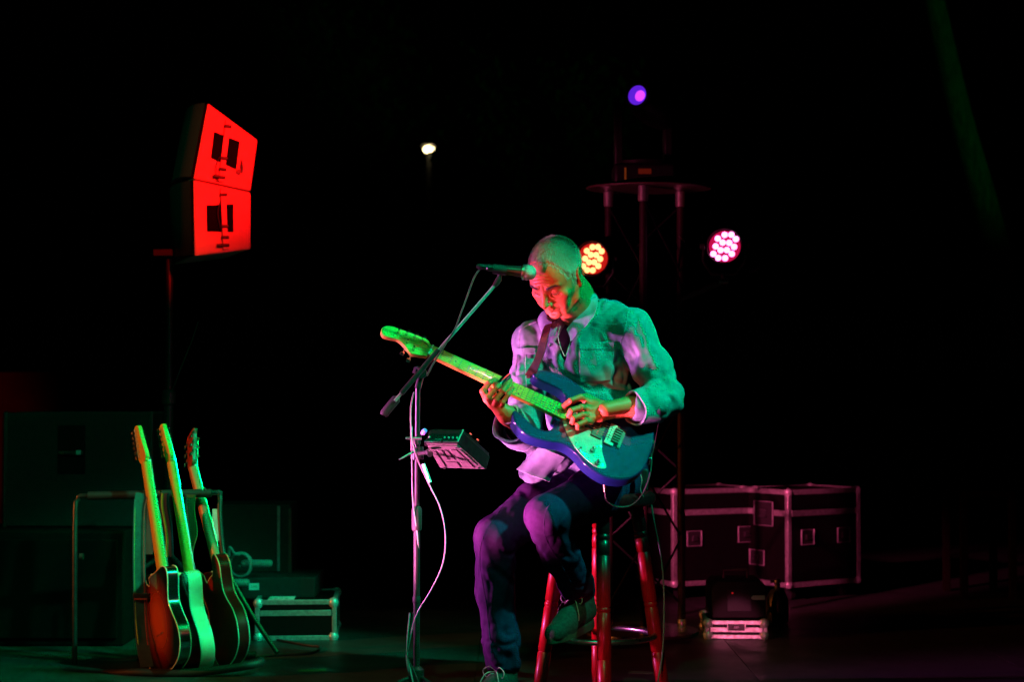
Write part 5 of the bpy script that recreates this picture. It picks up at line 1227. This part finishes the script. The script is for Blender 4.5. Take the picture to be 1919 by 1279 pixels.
# dark right flank with two jacks
fl = [P(857, 830, 5.30), P(912, 880, 5.44), P(917, 850, 5.47), P(869, 807, 5.34)]
MB().hull([p-mo for p in fl], [p-mo+Vector((-.012, .004, .004)) for p in fl]).build('side_panel', case_m, mx, bevel=.001)
for px, py in ((881, 815), (894, 826)):
    MB().tube([P(px, py, 5.345)-mo, P(px+4, py+3, 5.33)-mo], [.0058, .0050], 8).build('jack', chrome, mx)
cb = MB(); cb.tube([P(783, 838, 5.42)-mo, P(783, 862, 5.42)-mo], .019, 14); cb.tube([P(786, 850, 5.40)-mo, P(806, 848, 5.34)-mo], .007, 10); cb.build('clamp', black_m, mx)
MB().tube([P(802, 846, 5.32)-mo, P(806, 852, 5.30)-mo], [.008, .010], 10).build('clamp_knob', steel, mx)
MB().tube([P(760, 822, 5.38)-mo, P(790, 822, 5.38)-mo], [.004, .006], 10).build('clamp_bar', steel, mx)
MB().tube([P(748, 862, 5.38)-mo, P(778, 846, 5.40)-mo], [.003, .005], 8).build('clamp_bolt', steel, mx)
led = thing('lamp_clip', 'small round blue and violet lit knob on the mixer clamp', 'clip', P(794, 810, 5.33))
MB().tube([(-.0, 0, 0), (.006, -.006, .006)], [.0085, .0070], 14).build('cap', mat('blue_knob', (.1, .25, .9), None, 20, .4), led)
MB().tube([(-.004, .004, -.006), (0, 0, 0)], [.0070, .0085], 14).build('base', mat('violet_knob', (.45, .35, .8), None, 20, .4), led)
# ================================================================== guitar rack with three guitars
def rack_frame(B, N, YB, nback_yaw, nb_up=0.0):
    b = P(B[0], B[1], YB); SL = .648; best = None
    for k in range(-60, 200):
        n = P(N[0], N[1], YB+k*.005); d = abs((n-b).length-SL)
        if best is None or d < best[0]: best = (d, n)
    s = (best[1]-b).normalized(); a = R(nback_yaw); nbk = Vector((-math.sin(a), -math.cos(a), nb_up)); nbk = (nbk-s*nbk.dot(s)).normalized()
    z = -nbk; y = z.cross(s); M = Matrix((s, y, z)).transposed().to_4x4(); M.translation = b; return M
tele = [(-.145, 0), (-.142, -.06), (-.115, -.125), (-.060, -.160), (.0, -.158), (.055, -.128), (.100, -.112), (.150, -.122), (.200, -.148), (.235, -.140), (.245, -.110), (.225, -.075), (.195, -.055), (.185, -.036), (.200, -.030), (.215, -.026),
        (.218, .030), (.220, .060), (.222, .100), (.205, .132), (.170, .135), (.125, .118), (.085, .112), (.040, .130), (-.010, .156), (-.070, .158), (-.118, .122), (-.140, .06)]
thead = [(x*.80, y) for x, y in [(0, -.021), (.012, -.030), (.028, -.036), (.050, -.034), (.110, -.030), (.150, -.026), (.172, -.024), (.182, -.008), (.176, .010), (.158, .016), (.130, .018), (.080, .026), (.040, .034), (.018, .034), (.006, .024), (0, .021)]]
tt6 = [(.030+.0195*i, -.020+.0012*i, -1) for i in range(6)]
th3 = [(0, -.021), (.020, -.034), (.060, -.038), (.120, -.042), (.150, -.044), (.150, .044), (.120, .042), (.060, .038), (.020, .034), (0, .021)]
tt3 = [(.038+.040*i, -.026, -1) for i in range(3)]+[(.038+.040*i, .026, 1) for i in range(3)]
common = dict(front=True, frets=True)
g1, _ = make_guitar('sunburst_guitar', 'sunburst electric guitar with cream binding, leftmost on the rack, back turned out', rack_frame((322, 1186), (274, 868), 6.22, 56),
    dict(outline=tele, body=black_lac_shade, back=sunb, binding=True, bmat=binding_m, neck=maple, fb=maple, head=thead, hmat=maple_head, tuners=tt6, bev=.003, joint=.19, reach=.026, fbend=.17), 'guitars standing on the rack')
for i in range(6): MB(T((-.004, -.026+.0105*i, -.0462))).lathe([(.0032, -.0012), (.0032, .0012)], seg=12).build('string_ferrule', chrome, g1)
g2, _ = make_guitar('cream_guitar', 'electric guitar with wide cream rim and a back painted dark as shade in the middle of the rack', rack_frame((374, 1188), (322, 866), 6.30, 63),
    dict(outline=tele, body=cream, back=black_lac_shade, neck=maple, fb=maple, head=thead, hmat=maple_head, tuners=tt6, bev=.006, thick=.054, joint=.19, reach=.026, fbend=.17), 'guitars standing on the rack')  # black back stands for cream lacquer lying in shade
es = [(-.165, 0), (-.160, -.07), (-.130, -.145), (-.070, -.180), (-.005, -.175), (.055, -.138), (.100, -.120), (.145, -.130), (.200, -.150), (.245, -.135), (.262, -.100), (.240, -.070), (.205, -.055), (.195, -.035), (.200, -.028),
      (.200, .028), (.195, .035), (.205, .055), (.240, .070), (.262, .100), (.245, .135), (.200, .150), (.145, .130), (.100, .120), (.055, .138), (-.005, .175), (-.070, .180), (-.130, .145), (-.160, .07)]
g3, _ = make_guitar('cherry_guitar', 'dark cherry semi-hollow electric guitar, rightmost on the rack, back turned out', rack_frame((436, 1168), (362, 878), 6.36, 62),
    dict(outline=[(x*.93, y*.82) for x, y in es], body=cherry, back=cherry, binding=True, bmat=binding_m, neck=mahog, fb=mahog, head=th3, hmat=redhead, tuners=tt3, bev=.003, joint=.19, tilt=-14, fbend=.165, reach=.030), 'guitars standing on the rack')
for g, jx, jy in ((g2, -.06, -.150),):
    M = T((-.085, -.153, -.028))@Rx(90)@Ry(20)
    MB(M).box((0, 0, 0), (.034, .030, .004)).build('jack_plate', black_m, g, bevel=.0008); MB(M).lathe([(.004, .002), (.007, .003), (.007, .008), (.004, .009)], seg=14).build('jack_socket', chrome, g)
for g, z in ((g1, -.022), (g3, -.022)):
    M = T((-.100, -.137, z))@Rx(90)@Ry(25) if g is g1 else T((-.095, -.136, z))@Rx(90)@Ry(20)
    MB(M).lathe([(.006, 0), (.010, .001), (.010, .003), (.006, .006), (.004, .008)], seg=14).build('jack_socket', chrome, g)
rk0 = Vector((P(300, 1100, 6.4).x, 6.4, .012))
rk = thing('guitar_rack', 'black tubular floor rack holding three electric guitars', 'guitar rack', rk0)
def rp(px, py, Y): return P(px, py, Y)-rk0
MB().tube(spline([rp(140, 1262, 6.40), rp(140, 1100, 6.42), rp(141, 960, 6.46), rp(146, 938, 6.47), rp(162, 930, 6.47), rp(280, 930, 6.48), rp(400, 924, 6.50), rp(412, 930, 6.50), rp(412, 970, 6.48), rp(424, 1060, 6.44), rp(470, 1150, 6.38), rp(520, 1225, 6.32)], 6), .0095, 12).build('frame_tube', black_m, rk)
MB().tube([rp(165, 930, 6.47), rp(396, 925, 6.50)], .0165, 12).build('foam_sleeve', rubber, rk)
MB().tube(spline([rp(140, 1268, 6.40), rp(240, 1262, 6.16), rp(360, 1262, 6.12), rp(470, 1248, 6.14), rp(490, 1240, 6.2)], 6), .015, 12).build('base_tube', rubber, rk)
MB().tube([rp(150, 1245, 6.5), rp(480, 1228, 6.5)], .013, 12).build('base_tube', rubber, rk)
for px, py in ((140, 1268), (152, 1044), (348, 1262), (490, 1240)): MB().tube([rp(px-3, py, 6.36), rp(px+4, py, 6.36)], .012, 12).build('joint', mat('joint_black', (.03, .03, .03), None, 30, .3) if not bpy.data.materials.get('joint_black') else bpy.data.materials['joint_black'], rk)
for px, py, Y in ((300, 922, 6.42), (333, 918, 6.44), (384, 918, 6.46), (409, 922, 6.47)): MB(T(rp(px, py, Y))).lathe([(.002, -.006), (.0065, -.002), (.0065, .002), (.002, .006)], seg=10).build('neck_peg', steel, rk)
# straps hung over the rack
grey_st = mat('grey_strap', (.05, .07, .07), (.035, .05, .05), 40, .8); edge_g = mat('green_strap_edge', (.35, .60, .10), None, 40, .7); red_st = mat('red_stitch', (.30, .03, .03), None, 40, .7)
o = ribbon([P(266, 925, 6.36), P(262, 960, 6.34), P(261, 1050, 6.30), P(263, 1150, 6.27), P(268, 1210, 6.22), P(276, 1252, 6.16)], ((.9, .30, 0), (.9, .30, 0)), .046, .003, 'hanging_strap', grey_st)
tag(o, 'grey strap with a bright green edge hanging on the rack left of the sunburst guitar', 'strap')
for off, m_, nm in ((-1, edge_g, 'edge_piping'), (1, red_st, 'edge_stitch')):
    dx = off*13.2*.85; MB().tube(spline([P(266+dx, 925, 6.355), P(262+dx*.8, 960, 6.335), P(261+dx*.8, 1050, 6.295), P(263+dx*.8, 1150, 6.265), P(268+dx*.8, 1210, 6.215)]), .0022, 6).build(nm, m_, o)
MB(T(P(264, 1118, 6.27))).box((0, 0, 0), (.058, .010, .020)).build('slider', black_m, o, bevel=.002)
MB(T(P(264, 1124, 6.268))).box((0, 0, 0), (.050, .008, .008)).build('slider_bar', red_st, o, bevel=.002)
o = ribbon([P(284, 926, 6.44), P(282, 960, 6.44), P(281, 1000, 6.42), P(279, 1040, 6.40)], ((1, -.2, 0), (1, -.2, 0)), .03, .003, 'strap_back', grey_st); tag(o, 'far half of the grey strap looped behind the rack bar', 'strap')
o = ribbon([P(309, 925, 6.44), P(308, 950, 6.43), P(315, 1000, 6.43), P(316, 1045, 6.42)], ((1, -.3, 0), (1, -.3, 0)), .038, .003, 'striped_strap', mat('navy_strap', (.02, .02, .07), None, 40, .8)); tag(o, 'striped strap hanging behind the sunburst guitar neck', 'strap')
MB().tube(spline([P(305, 926, 6.425), P(304, 950, 6.415), P(312, 1000, 6.415), P(313, 1045, 6.405)]), .005, 6).build('green_stripe', edge_g, o)
o = ribbon([P(357, 928, 6.47), P(356, 960, 6.47), P(362, 1000, 6.46), P(356, 1030, 6.45), P(352, 1080, 6.45)], ((1, -.2, 0), (.6, -.8, 0)), .042, .003, 'olive_strap', mat('olive_strap', (.05, .10, .03), None, 40, .8)); tag(o, 'olive strap with brown edges hanging between the cream and cherry guitars', 'strap')
MB().tube(spline([P(349, 928, 6.45), P(349, 960, 6.45), P(355, 1010, 6.44), P(354, 1060, 6.43)]), .004, 6).build('brown_edge', strap_m, o)
# pale card hanging behind the cherry guitar's neck
o = MB(T(P(404, 985, 6.9))).box((0, 0, 0), (.026, .003, .13)).build('paper_card', lab_m, bevel=.0005); tag(o, 'narrow pale card fixed upright behind the cherry guitar neck', 'card')
c_ = text_q[0]; text_on(c_[3], c_[4], b2.matrix_world.inverted()@b2.matrix_world@T(c_[:3])@Rx(90), inkm, c_[5])
text_on('2345', .045, M if False else T(Vector(lb2.data.vertices[0].co))@T((.04, .02, .0028)), inkm, lb2)
